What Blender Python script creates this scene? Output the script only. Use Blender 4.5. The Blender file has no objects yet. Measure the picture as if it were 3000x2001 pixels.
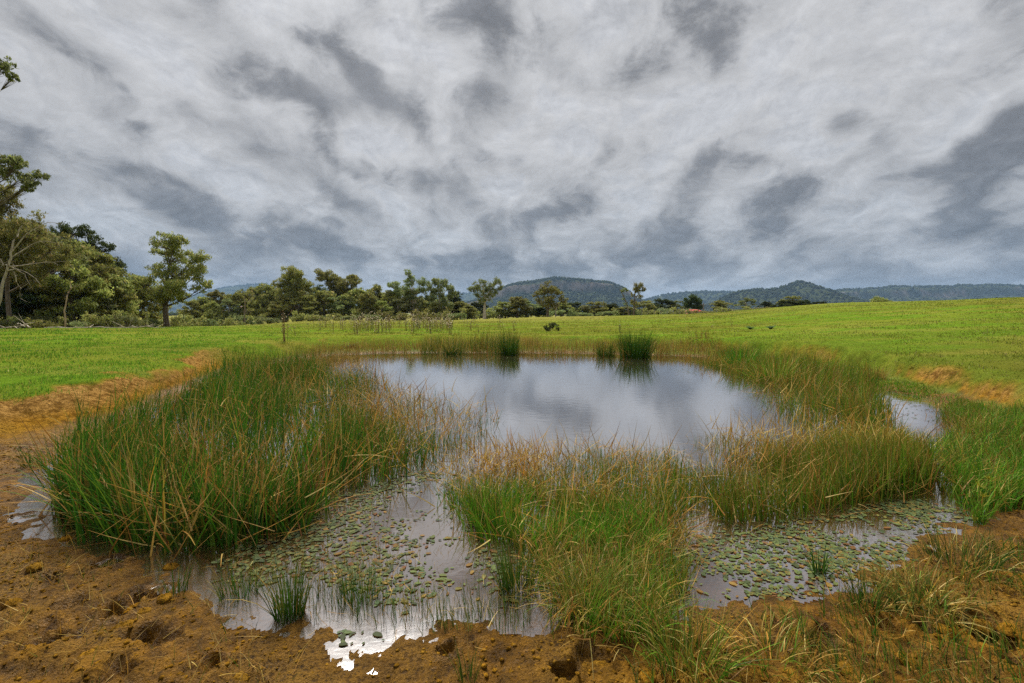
import bpy, math, random
import numpy as np
from mathutils import Vector

rng = np.random.default_rng(7)
random.seed(7)
sc = bpy.context.scene
COL = sc.collection
R = math.radians

# ------------------------------------------------------------------ camera
CAM_Z, FOC, PITCH = 1.7, 1333.0, 3.67
cam = bpy.data.cameras.new('camera'); cam.sensor_width = 36; cam.lens = 36 * FOC / 3000
cam.clip_start = 0.05; cam.clip_end = 60000
camo = bpy.data.objects.new('camera', cam); COL.objects.link(camo)
camo.location = (0, 0, CAM_Z); camo.rotation_euler = (R(90 - PITCH), 0, 0)
sc.camera = camo
sc.render.engine = 'CYCLES'
sc.cycles.use_denoising = False
sc.cycles.max_bounces = 6; sc.cycles.diffuse_bounces = 2; sc.cycles.glossy_bounces = 3
sc.cycles.transmission_bounces = 3; sc.cycles.transparent_max_bounces = 8; sc.cycles.volume_bounces = 0
sc.cycles.caustics_reflective = False; sc.cycles.caustics_refractive = False
sc.view_settings.view_transform = 'Standard'; sc.view_settings.look = 'None'
sc.view_settings.gamma = 1; sc.view_settings.use_curve_mapping = False
sc.view_settings.exposure = 2.2

HORIZON = 1000.5 - FOC * math.tan(R(PITCH))
def raydir(px, py):
    xc, yc = (px - 1500) / FOC, -(py - 1000.5) / FOC
    c, s = math.cos(R(PITCH)), math.sin(R(PITCH))
    return np.array([xc, c + yc * s, -s + yc * c])
def at(px, py, z=0.0):                     # where the ray of the survey photo meets the level z
    d = raydir(px, py); t = (z - CAM_Z) / d[2]
    return np.array([d[0] * t, d[1] * t])
def atd(px, py, Y):                        # the point at distance Y on that ray
    d = raydir(px, py); t = Y / d[1]
    return np.array([d[0] * t, Y, CAM_Z + d[2] * t])

# ------------------------------------------------------------------ sun and sky
SUN_AZ, SUN_EL = R(-18), R(50.5)
sv = Vector((math.sin(SUN_AZ) * math.cos(SUN_EL), math.cos(SUN_AZ) * math.cos(SUN_EL), math.sin(SUN_EL)))
sun = bpy.data.lights.new('sun', 'SUN'); sun.energy = 1.5; sun.angle = R(20); sun.color = (1, 0.95, 0.86)
suno = bpy.data.objects.new('sun', sun); COL.objects.link(suno)
suno.rotation_euler = sv.to_track_quat('Z', 'Y').to_euler(); suno.location = (-20, 60, 60)

class NT:
    """small helper to write node trees"""
    def __init__(s, tree): s.t = tree; s.n = tree.nodes; s.l = tree.links; s.n.clear()
    def node(s, typ, ins=None, **kw):
        n = s.n.new(typ)
        for k, v in kw.items(): setattr(n, k, v)
        for k, v in (ins or {}).items(): s.put(n.inputs[k], v)
        return n
    def put(s, sock, v):
        if isinstance(v, bpy.types.NodeSocket): s.l.new(v, sock)
        else:
            if isinstance(v, (tuple, list)) and sock.type == 'RGBA' and len(v) == 3: v = (*v, 1)
            sock.default_value = v
    def m(s, op, a, b=0.0, c=0.0, clamp=False):
        n = s.node('ShaderNodeMath', operation=op, use_clamp=clamp)
        for i, v in enumerate((a, b, c)): s.put(n.inputs[i], v)
        return n.outputs[0]
    def v(s, op, a, b=(0, 0, 0)):
        n = s.node('ShaderNodeVectorMath', operation=op); s.put(n.inputs[0], a); s.put(n.inputs[1], b)
        return n.outputs['Value'] if op in ('LENGTH', 'DOT_PRODUCT') else n.outputs[0]
    def scale(s, a, f):
        n = s.node('ShaderNodeVectorMath', operation='SCALE'); s.put(n.inputs[0], a); s.put(n.inputs['Scale'], f); return n.outputs[0]
    def noise(s, vec, sc_, det=5, rough=.55, dist=0., dim='3D', col=False):
        n = s.node('ShaderNodeTexNoise', {'Scale': sc_, 'Detail': det, 'Roughness': rough, 'Distortion': dist}, noise_dimensions=dim)
        s.put(n.inputs['Vector'], vec)
        return n.outputs['Color' if col else 'Fac']
    def rng(s, x, a, b, lo=0., hi=1., smooth=True):
        n = s.node('ShaderNodeMapRange', interpolation_type='SMOOTHSTEP' if smooth else 'LINEAR')
        for i, v in enumerate((x, a, b, lo, hi)): s.put(n.inputs[i], v)
        return n.outputs[0]
    def mix(s, f, a, b, blend='MIX'):
        n = s.node('ShaderNodeMix', data_type='RGBA', blend_type=blend)
        s.put(n.inputs[0], f); s.put(n.inputs[6], a); s.put(n.inputs[7], b)
        return n.outputs[2]
    def attr(s, name, out='Color'): return s.node('ShaderNodeAttribute', attribute_name=name).outputs[out]

world = bpy.data.worlds.new('World'); sc.world = world; world.use_nodes = True
W = NT(world.node_tree)
CLOUD_C = 0.30
def cloud_plane(d):                        # direction -> point on the flat cloud layer
    d = np.asarray(d, float); d = d / np.linalg.norm(d)
    return d[:2] / (max(d[2], 0) + CLOUD_C)
gen = W.node('ShaderNodeTexCoord').outputs['Generated']
sep = W.node('ShaderNodeSeparateXYZ', {0: gen}).outputs
zc = W.m('MAXIMUM', sep[2], 0.0)
inv = W.m('DIVIDE', 1.0, W.m('ADD', zc, CLOUD_C))
P = W.node('ShaderNodeCombineXYZ', {0: W.m('MULTIPLY', sep[0], inv), 1: W.m('MULTIPLY', sep[1], inv), 2: 0.0}).outputs[0]
# ragged edges: displace the layer's coordinates
wn = W.noise(P, 3.2, 2, .5, 0, '2D', True)
wv = W.v('SUBTRACT', wn, (.5, .5, .5))
puff = W.v('ADD', W.v('MULTIPLY', gen, (1.0, 1.0, 1.55)), W.scale(wv, .10))
fine = W.noise(puff, 9., 8, .66)
fineu = W.noise(W.v('ADD', puff, (-.004, .006, .018)), 9., 5, .66)
PW2 = W.v('ADD', W.v('ADD', P, W.scale(wv, .12)), W.scale(W.v('SUBTRACT', W.noise(puff, 5.5, 5, .6, 0, '3D', True), (.5, .5, .5)), .24))
streak = W.v('MULTIPLY', W.v('ADD', P, W.scale(wv, .12)), (1.3, .72, 1))
f1 = W.noise(streak, 2.8, 3, .5, 0, '2D')
# the heavy dark clouds overhead: (centre x, y, half length, half width, angle, weight), read off the photograph as directions
CL = [(1090, 265, 250, 85, 44, 1.45), (850, 285, 200, 68, 26, 1.3), (1235, 190, 95, 42, 70, .8), (1480, 60, 170, 100, 10, .75), (1640, 190, 95, 85, 90, .85),
      (1890, 190, 200, 125, -35, .85), (2060, 80, 120, 90, 70, .6), (1060, 490, 115, 38, 27, 1.1), (2490, 365, 100, 55, -15, 1.1), (2880, 470, 220, 105, -28, 1.0),
      (2240, 500, 150, 95, 60, .7), (2330, 560, 90, 60, 0, .5), (1640, 605, 190, 60, -5, .8), (410, 365, 55, 25, 35, .6), (430, 505, 210, 30, 22, .8), (3010, 200, 150, 260, 10, .5),
      (2760, 690, 280, 70, 5, .6), (820, 690, 330, 45, 12, .7), (150, 690, 260, 60, 20, .5), (2150, 660, 220, 50, -4, .5), (1400, 770, 230, 26, 4, .8), (1850, 770, 220, 24, 0, .7),
      (760, 560, 240, 30, 24, .6), (230, 180, 260, 26, 33, .4), (2900, 600, 160, 60, -20, .7), (1700, 480, 160, 50, -20, .45), (2420, 700, 240, 40, -3, .5), (560, 800, 200, 18, 4, .6)]
acc = None
for (cx, cy, hl, hw, ang, wt) in CL:
    c0 = cloud_plane(raydir(cx, cy)); a = R(ang)
    e1 = cloud_plane(raydir(cx + hl * math.cos(a), cy + hl * math.sin(a))) - c0
    e1b = cloud_plane(raydir(cx - hl * math.cos(a), cy - hl * math.sin(a))) - c0
    e2 = cloud_plane(raydir(cx - hw * math.sin(a), cy + hw * math.cos(a))) - c0
    e2b = cloud_plane(raydir(cx + hw * math.sin(a), cy - hw * math.cos(a))) - c0
    c0 = c0 + (e1 + e1b + e2 + e2b) / 4
    e1 = (e1 - e1b) / 2; e2 = (e2 - e2b) / 2
    # principal axes of the (sheared) ellipse
    U, S, _ = np.linalg.svd(np.array([e1, e2]).T)
    rot = math.atan2(U[1, 0], U[0, 0])
    mp = W.node('ShaderNodeMapping', {'Vector': PW2, 'Location': (c0[0], c0[1], 0), 'Rotation': (0, 0, rot), 'Scale': (S[0] * 1.7, S[1] * 1.85, 1)}, vector_type='TEXTURE')
    v = W.rng(W.v('LENGTH', mp.outputs[0]), 1.0, 0.0, 0, wt)
    acc = v if acc is None else W.m('ADD', acc, v)
el = W.rng(sep[2], 0.02, 0.36)                                   # 0 at the horizon
low = W.m('SUBTRACT', 1.0, el)
fx = W.m('SUBTRACT', fine, .5); fs = W.m('SUBTRACT', f1, .5)
heavy = W.m('ADD', acc, W.m('ADD', W.m('MULTIPLY', fx, 2.2), W.m('MULTIPLY', fs, .9)))
heavy = W.rng(heavy, .02, 1.40)
veil = W.m('ADD', W.m('MULTIPLY', fs, 2.3), W.m('MULTIPLY', fx, W.m('ADD', 1.7, W.m('MULTIPLY', low, 1.1))))
veil = W.rng(W.m('ADD', veil, W.m('MULTIPLY', W.m('POWER', low, 1.2), .40)), -.35, .85)
thick = W.m('ADD', W.m('MULTIPLY', heavy, .74), W.m('MULTIPLY', veil, .66))
dark = W.rng(thick, .02, .98)
relief = W.m('MULTIPLY', W.m('SUBTRACT', fine, fineu), W.m('ADD', 1.1, W.m('MULTIPLY', low, 1.1)))        # side of each cloud turned to the light
K = .56
bright_c = W.mix(el, (1.55 * K, 1.64 * K, 1.76 * K), (2.20 * K, 2.21 * K, 2.26 * K))
dark_c = W.mix(el, (.66 * K, .73 * K, .83 * K), (.74 * K, .76 * K, .82 * K))
dark_c = W.mix(1.0, dark_c, W.m('ADD', .72, W.m('MULTIPLY', fine, .6)), 'MULTIPLY')
cl = W.mix(dark, bright_c, dark_c)
cl = W.mix(1.0, cl, W.m('ADD', 1.0, relief, clamp=False), 'MULTIPLY')
# thin cloud around the hidden sun glows
sd = W.v('DOT_PRODUCT', gen, tuple(sv))
glow = W.m('ADD', 1.0, W.m('MULTIPLY', W.m('POWER', W.m('MAXIMUM', sd, 0.0), 30.0), .7))
cl = W.mix(1.0, cl, glow, 'MULTIPLY')
skyt = W.node('ShaderNodeTexSky', sky_type='NISHITA', sun_disc=False, sun_elevation=SUN_EL, sun_rotation=SUN_AZ, altitude=400)
cover = W.rng(thick, -.1, .12, .93, 1.0)
fin = W.mix(cover, W.mix(1.0, skyt.outputs[0], (.35, .35, .35), 'MULTIPLY'), cl)
bg = W.node('ShaderNodeBackground', {'Color': fin, 'Strength': 0.1})
W.l.new(bg.outputs[0], W.node('ShaderNodeOutputWorld').inputs[0])
try: world.cycles.sampling_method = 'MANUAL'; world.cycles.sample_map_resolution = 1024
except Exception: pass

# ------------------------------------------------------------------ numeric noise
def hash2(ix, iy, seed):
    h = (ix.astype(np.int64) * 374761393 + iy.astype(np.int64) * 668265263 + seed * 974711) & 0xffffffff
    h = ((h ^ (h >> 13)) * 1274126177) & 0xffffffff
    h = ((h ^ (h >> 16)) * 2246822519) & 0xffffffff
    return ((h ^ (h >> 15)) & 0xffffff) / float(0xffffff)
def vnoise(x, y, seed=0):
    ix, iy = np.floor(x), np.floor(y); fx, fy = x - ix, y - iy
    fx = fx * fx * fx * (fx * (fx * 6 - 15) + 10); fy = fy * fy * fy * (fy * (fy * 6 - 15) + 10)
    a, b = hash2(ix, iy, seed), hash2(ix + 1, iy, seed); c, d = hash2(ix, iy + 1, seed), hash2(ix + 1, iy + 1, seed)
    return ((a * (1 - fx) + b * fx) * (1 - fy) + (c * (1 - fx) + d * fx) * fy) * 2 - 1
def fbm(x, y, octv=4, seed=0, gain=.5):
    s, a, t = 0, 1, 0
    for k in range(octv):
        s = s + a * vnoise(x * 2 ** k * (1 + .013 * k) + 17.3 * k, y * 2 ** k - 9.1 * k, seed + k); t += a; a *= gain
    return s / t
def sstep(a, b, x):
    t = np.clip((x - a) / (b - a), 0, 1); return t * t * (3 - 2 * t)
def sdist(x, y, poly):                     # signed distance, negative inside
    p = np.asarray(poly, float); d2 = np.full(x.shape, 1e18); ins = np.zeros(x.shape, bool)
    for i in range(len(p)):
        a, b = p[i], p[(i + 1) % len(p)]; e = b - a
        t = np.clip(((x - a[0]) * e[0] + (y - a[1]) * e[1]) / max(e @ e, 1e-12), 0, 1)
        d2 = np.minimum(d2, (x - a[0] - t * e[0]) ** 2 + (y - a[1] - t * e[1]) ** 2)
        c = (a[1] > y) != (b[1] > y)
        with np.errstate(divide='ignore', invalid='ignore'):
            xi = a[0] + (y - a[1]) / (b[1] - a[1] if b[1] != a[1] else 1e-9) * e[0]
        ins ^= c & (x < xi)
    return np.where(ins, -1, 1) * np.sqrt(d2)

# ------------------------------------------------------------------ mesh helpers
def tag(o, label=None, cat=None, group=None, kind=None):
    for k, v in (('label', label), ('category', cat), ('group', group), ('kind', kind)):
        if v: o[k] = v
    return o
def mesh_data(name, V, F, mat=None, col=None, smooth=False, fattr=None):
    V = np.ascontiguousarray(V, np.float32); F = np.ascontiguousarray(F, np.int32); n, k = F.shape
    me = bpy.data.meshes.new(name)
    me.vertices.add(len(V)); me.vertices.foreach_set('co', V.ravel())
    me.loops.add(n * k); me.loops.foreach_set('vertex_index', F.ravel())
    me.polygons.add(n); me.polygons.foreach_set('loop_start', np.arange(0, n * k, k, dtype=np.int32))
    if smooth: me.polygons.foreach_set('use_smooth', np.ones(n, bool))
    me.update(calc_edges=True)
    if col is not None:
        c = np.ones((len(V), 4), np.float32); c[:, :3] = col
        me.attributes.new('col', 'FLOAT_COLOR', 'POINT').data.foreach_set('color', c.ravel())
    for nm, arr in (fattr or {}).items():
        me.attributes.new(nm, 'FLOAT', 'POINT').data.foreach_set('value', np.ascontiguousarray(arr, np.float32))
    if mat: me.materials.append(mat)
    return me
def link(name, data, parent=None, loc=None):
    o = bpy.data.objects.new(name, data); COL.objects.link(o)
    if parent: o.parent = parent
    if loc is not None: o.location = loc
    return o
def make(name, V, F, mat, parent=None, loc=None, **kw):
    return link(name, mesh_data(name, V, F, mat, **kw), parent, loc)
class MB:
    """collects quads with per-vertex colour"""
    def __init__(s): s.V = []; s.F = []; s.C = []; s.n = 0
    def add(s, V, F, C=None):
        s.V.append(np.asarray(V, float)); s.F.append(np.asarray(F, int) + s.n); s.n += len(V)
        s.C.append(np.broadcast_to((.5, .5, .5) if C is None else C, (len(V), 3)))
    def data(s, name, mat, **kw):
        return mesh_data(name, np.concatenate(s.V), np.concatenate(s.F), mat, col=np.concatenate(s.C), **kw)
    def build(s, name, mat, parent=None, loc=None, **kw): return link(name, s.data(name, mat, **kw), parent, loc)
    def box(s, x0, x1, y0, y1, z0, z1, C=None):
        V = [(x, y, z) for z in (z0, z1) for y in (y0, y1) for x in (x0, x1)]
        s.add(V, [(0, 2, 3, 1), (4, 5, 7, 6), (0, 1, 5, 4), (2, 6, 7, 3), (0, 4, 6, 2), (1, 3, 7, 5)], C)
    def tube(s, pts, rad, sides=5, C=None):
        pts = np.asarray(pts, float); n = len(pts); rad = np.broadcast_to(rad, (n,))
        t = np.gradient(pts, axis=0); t /= np.linalg.norm(t, axis=1)[:, None] + 1e-9
        ref = np.where(np.abs(t[:, 2:3]) > .9, [[1., 0, 0]], [[0, 0, 1.]])
        a = np.cross(t, ref); a /= np.linalg.norm(a, axis=1)[:, None] + 1e-9; b = np.cross(t, a)
        th = np.arange(sides) / sides * 2 * math.pi
        V = pts[:, None] + rad[:, None, None] * (a[:, None] * np.cos(th)[None, :, None] + b[:, None] * np.sin(th)[None, :, None])
        i = np.arange(n - 1)[:, None] * sides; j = np.arange(sides)[None]; j2 = (j + 1) % sides
        F = np.stack([i + j, i + j2, i + sides + j2, i + sides + j], -1).reshape(-1, 4)
        s.add(V.reshape(-1, 3), F, None if C is None else (C if np.ndim(C) == 1 else np.repeat(C, sides, 0)))

# ------------------------------------------------------------------ materials
def new_mat(name):
    m = bpy.data.materials.new(name); m.use_nodes = True
    return m, NT(m.node_tree)
def out(T, surf): T.l.new(surf, T.node('ShaderNodeOutputMaterial').inputs[0])
def leaf_mat(name, transl=.4, gloss=.06, rough=.35, vary=.25):
    """albedo from the 'col' attribute, varied per object; partly translucent"""
    m, T = new_mat(name)
    c = T.attr('col')
    oi = T.node('ShaderNodeObjectInfo').outputs['Random']
    hs = T.node('ShaderNodeHueSaturation', {'Hue': T.m('ADD', .5 - .04 * vary, T.m('MULTIPLY', oi, .08 * vary)), 'Value': T.m('ADD', 1 - .5 * vary, T.m('MULTIPLY', oi, vary)), 'Color': c})
    c = hs.outputs[0]
    d = T.node('ShaderNodeBsdfDiffuse', {'Color': c}); t = T.node('ShaderNodeBsdfTranslucent', {'Color': c})
    mx = T.node('ShaderNodeMixShader', {0: transl, 1: d.outputs[0], 2: t.outputs[0]})
    g = T.node('ShaderNodeBsdfGlossy', {'Color': (1, 1, 1), 'Roughness': rough})
    out(T, T.node('ShaderNodeMixShader', {0: gloss, 1: mx.outputs[0], 2: g.outputs[0]}).outputs[0])
    return m
def plain_mat(name, col, rough=.9, var=.35, scale=8., bump=.0, spec=.3):
    m, T = new_mat(name)
    pos = T.node('ShaderNodeTexCoord').outputs['Object']
    nz = T.noise(pos, scale, 6, .6)
    c = T.mix(T.rng(nz, .3, .7), tuple(v * (1 - var) for v in col), tuple(min(1, v * (1 + var)) for v in col))
    b = T.node('ShaderNodeBsdfPrincipled', {'Base Color': c, 'Roughness': rough, 'Specular IOR Level': spec})
    if bump: T.put(b.inputs['Normal'], T.node('ShaderNodeBump', {'Strength': bump, 'Height': nz, 'Distance': .05}).outputs[0])
    out(T, b.outputs[0]); return m

M_blade = leaf_mat('rush_blades', .24, .008, .5)
M_grass = leaf_mat('grass_blades', .42, .003, .6)
M_leaf = leaf_mat('tree_leaves', .42, .010, .55, .5)
M_float = leaf_mat('floating_leaf', .1, .007, .6)
M_stalk = leaf_mat('dry_stalk', .25, .02)
m, T = new_mat('tree_bark'); c = T.attr('col')
pos = T.node('ShaderNodeTexCoord').outputs['Object']
nz = T.noise(T.v('MULTIPLY', pos, (3, 3, .6)), 3, 6, .65)
c = T.mix(T.rng(nz, .35, .7), c, T.mix(1.0, c, (.38, .34, .30), 'MULTIPLY'))
out(T, T.node('ShaderNodeBsdfPrincipled', {'Base Color': c, 'Roughness': .9, 'Specular IOR Level': .2}).outputs[0]); M_bark = m

# ground: mud, eroded bank and pasture in one sheet
m, T = new_mat('ground'); pos = T.node('ShaderNodeNewGeometry').outputs['Position']
ga = T.attr('grass', 'Fac'); wa = T.attr('wet', 'Fac'); ba = T.attr('bank', 'Fac'); da = T.attr('dry', 'Fac')
n1 = T.noise(pos, 1.3, 6, .6); n2 = T.noise(pos, 9, 6, .65); n3 = T.noise(pos, 42, 5, .7); n4 = T.noise(pos, .25, 4, .55)
mud = T.mix(T.rng(n2, .32, .66), (.070, .031, .004), (.42, .205, .018))
mud = T.mix(T.rng(n1, .35, .68), mud, T.mix(T.rng(n3, .35, .6), (.050, .026, .005), (.46, .250, .034)))
mud = T.mix(T.m('MULTIPLY', T.rng(n3, .52, .66), .75), mud, (.030, .018, .008))
litter = T.noise(T.v('MULTIPLY', pos, (1, 1, 1)), 95, 3, .7)
mud = T.mix(T.m('MULTIPLY', T.rng(litter, .60, .68), .5), mud, (.34, .21, .075))
bankc = T.mix(T.rng(n2, .35, .65), (.14, .070, .018), (.46, .27, .09))
bankc = T.mix(T.m('MULTIPLY', T.rng(n3, .46, .62), .8), bankc, (.07, .036, .012))
mud = T.mix(ba, mud, bankc)
mud = T.mix(T.m('MULTIPLY', wa, .8), mud, T.mix(1.0, mud, (.42, .38, .30), 'MULTIPLY'))
sx = T.v('MULTIPLY', pos, (.35, 1.1, 1))
g1 = T.noise(sx, .5, 6, .6); g2 = T.noise(pos, 3.2, 7, .7); g3 = T.noise(sx, .09, 5, .6)
gr = T.mix(T.rng(g2, .3, .7), (.075, .150, .012), (.150, .250, .020))
gr = T.mix(T.m('MULTIPLY', T.rng(g1, .40, .62), .7), gr, (.19, .20, .026))
gr = T.mix(T.m('MULTIPLY', T.rng(g3, .42, .60), .75), gr, (.125, .120, .020))
gr = T.mix(T.m('MULTIPLY', da, .75), gr, T.mix(T.rng(g2, .35, .65), (.17, .15, .03), (.30, .27, .08)))
wd_ = T.noise(pos, .9, 7, .7); gr = T.mix(T.m('MULTIPLY', T.rng(wd_, .54, .68), .40), gr, (.075, .085, .016))
tk_ = T.noise(T.v('MULTIPLY', pos, (.06, .5, 1)), 1.4, 5, .6); gr = T.mix(T.m('MULTIPLY', T.rng(tk_, .50, .62), .45), gr, (.24, .215, .045))
c = T.mix(ga, mud, gr)
hgt = T.m('ADD', T.m('MULTIPLY', n2, .6), T.m('MULTIPLY', n3, .4))
hgt = T.m('ADD', hgt, T.m('MULTIPLY', litter, .15))
bmp = T.node('ShaderNodeBump', {'Strength': 1.0, 'Distance': .09, 'Height': hgt}).outputs[0]
b = T.node('ShaderNodeBsdfPrincipled', {'Base Color': c, 'Roughness': T.m('SUBTRACT', .95, T.m('MULTIPLY', wa, .5)), 'Specular IOR Level': T.m('MULTIPLY', wa, .15), 'Normal': bmp})
out(T, b.outputs[0]); M_ground = m

# pond water: murky with depth, mirror-like at a low angle
m, T = new_mat('pond_water'); pos = T.node('ShaderNodeNewGeometry').outputs['Position']
dep = T.attr('depth', 'Fac')
rip = T.noise(T.v('MULTIPLY', pos, (1, 1.4, 1)), 5, 4, .55)
nrm = T.node('ShaderNodeBump', {'Strength': .05, 'Distance': .03, 'Height': rip}).outputs[0]
murk = T.m('SUBTRACT', 1.0, T.m('POWER', 2.718, T.m('MULTIPLY', dep, -9.0)))
body = T.node('ShaderNodeMixShader', {0: murk, 1: T.node('ShaderNodeBsdfTransparent', {'Color': (.80, .70, .55)}).outputs[0],
              2: T.node('ShaderNodeBsdfDiffuse', {'Color': T.mix(T.rng(dep, .05, .35), (.12, .072, .030), (.05, .038, .024))}).outputs[0]})
fac = T.node('ShaderNodeLayerWeight', {'Blend': .5, 'Normal': nrm}).outputs['Facing']
fr = T.m('ADD', .02, T.m('MULTIPLY', T.m('POWER', fac, 1.45), .98))
gl = T.node('ShaderNodeBsdfGlossy', {'Roughness': T.rng(dep, .005, .06, .13, .03), 'Color': (.98, .98, 1), 'Normal': nrm})
out(T, T.node('ShaderNodeMixShader', {0: fr, 1: body.outputs[0], 2: gl.outputs[0]}).outputs[0]); M_water = m

# forested hill: eucalypt canopy, bare cliffs where it is steep
m, T = new_mat('hill'); pos = T.node('ShaderNodeNewGeometry').outputs['Position']
h1 = T.noise(pos, .012, 6, .65); h2 = T.noise(pos, .06, 4, .7)
fc = T.mix(T.rng(h1, .35, .65), (.030, .040, .018), (.060, .070, .030))
fc = T.mix(T.m('MULTIPLY', T.rng(h2, .45, .65), .6), fc, (.022, .030, .014))
rk = T.mix(T.rng(T.noise(T.v('MULTIPLY', pos, (1, 1, .12)), .04, 5, .7), .4, .62), (.07, .06, .055), (.22, .18, .155))
out(T, T.node('ShaderNodeBsdfDiffuse', {'Color': T.mix(T.attr('cliff', 'Fac'), fc, rk)}).outputs[0]); M_hill = m

# ------------------------------------------------------------------ lie of the land
SHORE = [at(*p) for p in [(100, 1400), (60, 1470), (130, 1570), (330, 1640), (470, 1690), (560, 1730), (700, 1800), (880, 1830), (980, 1850), (1010, 1910), (1090, 1915), (1180, 1860), (1330, 1820), (1480, 1800), (1700, 1830),
         (1950, 1790), (2150, 1770), (2330, 1740), (2480, 1690), (2620, 1630), (2760, 1560), (2880, 1500), (2960, 1430), (3060, 1390), (3000, 1330), (2830, 1260), (2800, 1190), (2740, 1168), (2610, 1148),
         (2420, 1110), (2280, 1085), (2180, 1062), (2050, 1046), (1900, 1040), (1700, 1036), (1500, 1034), (1300, 1034), (1100, 1036), (960, 1042), (860, 1058), (760, 1075), (700, 1088), (600, 1112), (480, 1160), (340, 1245), (210, 1310)]]
BANK = [at(*p, .35) for p in [(-120, 1190), (0, 1155), (120, 1160), (250, 1130), (400, 1095), (480, 1062), (560, 1040), (680, 1030), (800, 1016), (950, 1000), (1100, 996), (1300, 994), (1500, 994), (1700, 996), (1850, 1000), (1980, 1003), (2100, 1010),
        (2200, 1018)]] + [at(*p, .25) for p in [(2330, 1036), (2450, 1051), (2560, 1067), (2655, 1083), (2731, 1097), (2808, 1111), (2904, 1132), (2985, 1150), (3150, 1195)]] + [np.array(p) for p in [(9.5, 3), (10, -4), (7, -9), (-7, -9), (-10, -3), (-9.6, 3)]]
# height of the pasture (z) by bearing (photo column) and distance
COLS = np.array([-4000, -1500, -300, 0, 300, 600, 900, 1300, 1700, 2000, 2500, 3000, 3600, 5000, 8000.])
DEP = np.array([0, 7, 12, 20, 30, 45, 65, 90, 120, 180, 300, 700, 6000.])
ZT = np.array([
 [.4, .45, .5, .6, .6, .0, -1, -2.5, -3, -4, -5, -6, -8],
 [.4, .45, .5, .6, .6, .0, -1, -2.5, -3, -4, -5, -6, -8],
 [.4, .45, .55, .65, .60, .1, -1.0, -2.5, -3, -4, -4, -5, -8],
 [.4, .45, .55, .65, .62, .1, -1.0, -2.5, -3, -4, -4, -5, -8],
 [.4, .45, .55, .65, .66, .2, -.8, -2.5, -3, -4, -4, -5, -8],
 [.4, .45, .50, .60, .55, .30, -.4, -1.6, -2.5, -4, -4, -4, -8],
 [.4, .45, .50, .52, .50, .45, .35, -.1, -1.2, -3, -4, -4, -8],
 [.4, .45, .50, .50, .52, .55, .52, .20, -.6, -3, -5, -5, -8],
 [.4, .45, .50, .50, .55, .72, .88, .90, .2, -2, -5, -5, -8],
 [.4, .45, .50, .52, .66, .95, 1.30, 1.50, 1.0, -1, -5, -5, -8],
 [.4, .40, .52, .95, 1.45, 2.15, 3.0, 3.65, 3.3, 1, -5, -5, -8],
 [.4, .36, .62, 1.30, 2.10, 3.1, 4.05, 4.5, 4.0, 2, -5, -5, -8],
 [.4, .38, .75, 1.55, 2.5, 3.6, 4.6, 5.0, 4.5, 2, -5, -5, -8],
 [.4, .4, .8, 1.6, 2.6, 3.8, 4.8, 5.2, 4.5, 2, -5, -5, -8],
 [.4, .4, .8, 1.6, 2.6, 3.8, 4.8, 5.2, 4.5, 2, -5, -5, -8]])
CU = (COLS - 1500) / FOC
def cubic_w(t): return t * t * (3 - 2 * t)
def pasture(x, y):
    r = np.hypot(x, y); yy = np.where(y > 0, np.maximum(y, .35 * r), .35 * r)
    u = np.clip(x / np.maximum(yy, 1e-3), CU[0] + 1e-6, CU[-1] - 1e-6); d = np.clip(yy, 0, DEP[-1] - 1e-3)
    i = np.clip(np.searchsorted(CU, u) - 1, 0, len(CU) - 2); j = np.clip(np.searchsorted(DEP, d) - 1, 0, len(DEP) - 2)
    fu = (u - CU[i]) / (CU[i + 1] - CU[i]); fd = (d - DEP[j]) / (DEP[j + 1] - DEP[j])
    fu = .5 * fu + .5 * cubic_w(fu)
    return (ZT[i, j] * (1 - fu) + ZT[i + 1, j] * fu) * (1 - fd) + (ZT[i, j + 1] * (1 - fu) + ZT[i + 1, j + 1] * fu) * fd
# cattle hoof prints pressed into the mud (x, y, radius, depth)
PITS = [(at(310, 1655), .085, .09), (at(345, 1790), .075, .11), (at(430, 1745), .09, .08), (at(240, 1480), .1, .06), (at(60, 1520), .1, .07), (at(120, 1900), .08, .07), (at(480, 1880), .07, .06), (at(2860, 1840), .11, .10),
        (at(2740, 1760), .09, .08), (at(2920, 1900), .10, .09), (at(2600, 1850), .08, .07), (at(2420, 1900), .08, .06), (at(1730, 1940), .08, .06), (at(620, 1950), .07, .06), (at(200, 1780), .08, .05), (at(2950, 1720), .09, .07), (at(350, 1985), .07, .06)]
prr = np.random.default_rng(3)
while len(PITS) < 110:
    p = np.array([prr.uniform(-7.5, 7.5), prr.uniform(.8, 8.5)])
    d = sdist(p[:1], p[1:], SHORE)[0]
    if -.05 < d < 2.6 and sdist(p[:1], p[1:], BANK)[0] < -.3: PITS.append((p, prr.uniform(.05, .09), prr.uniform(.035, .085)))
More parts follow.
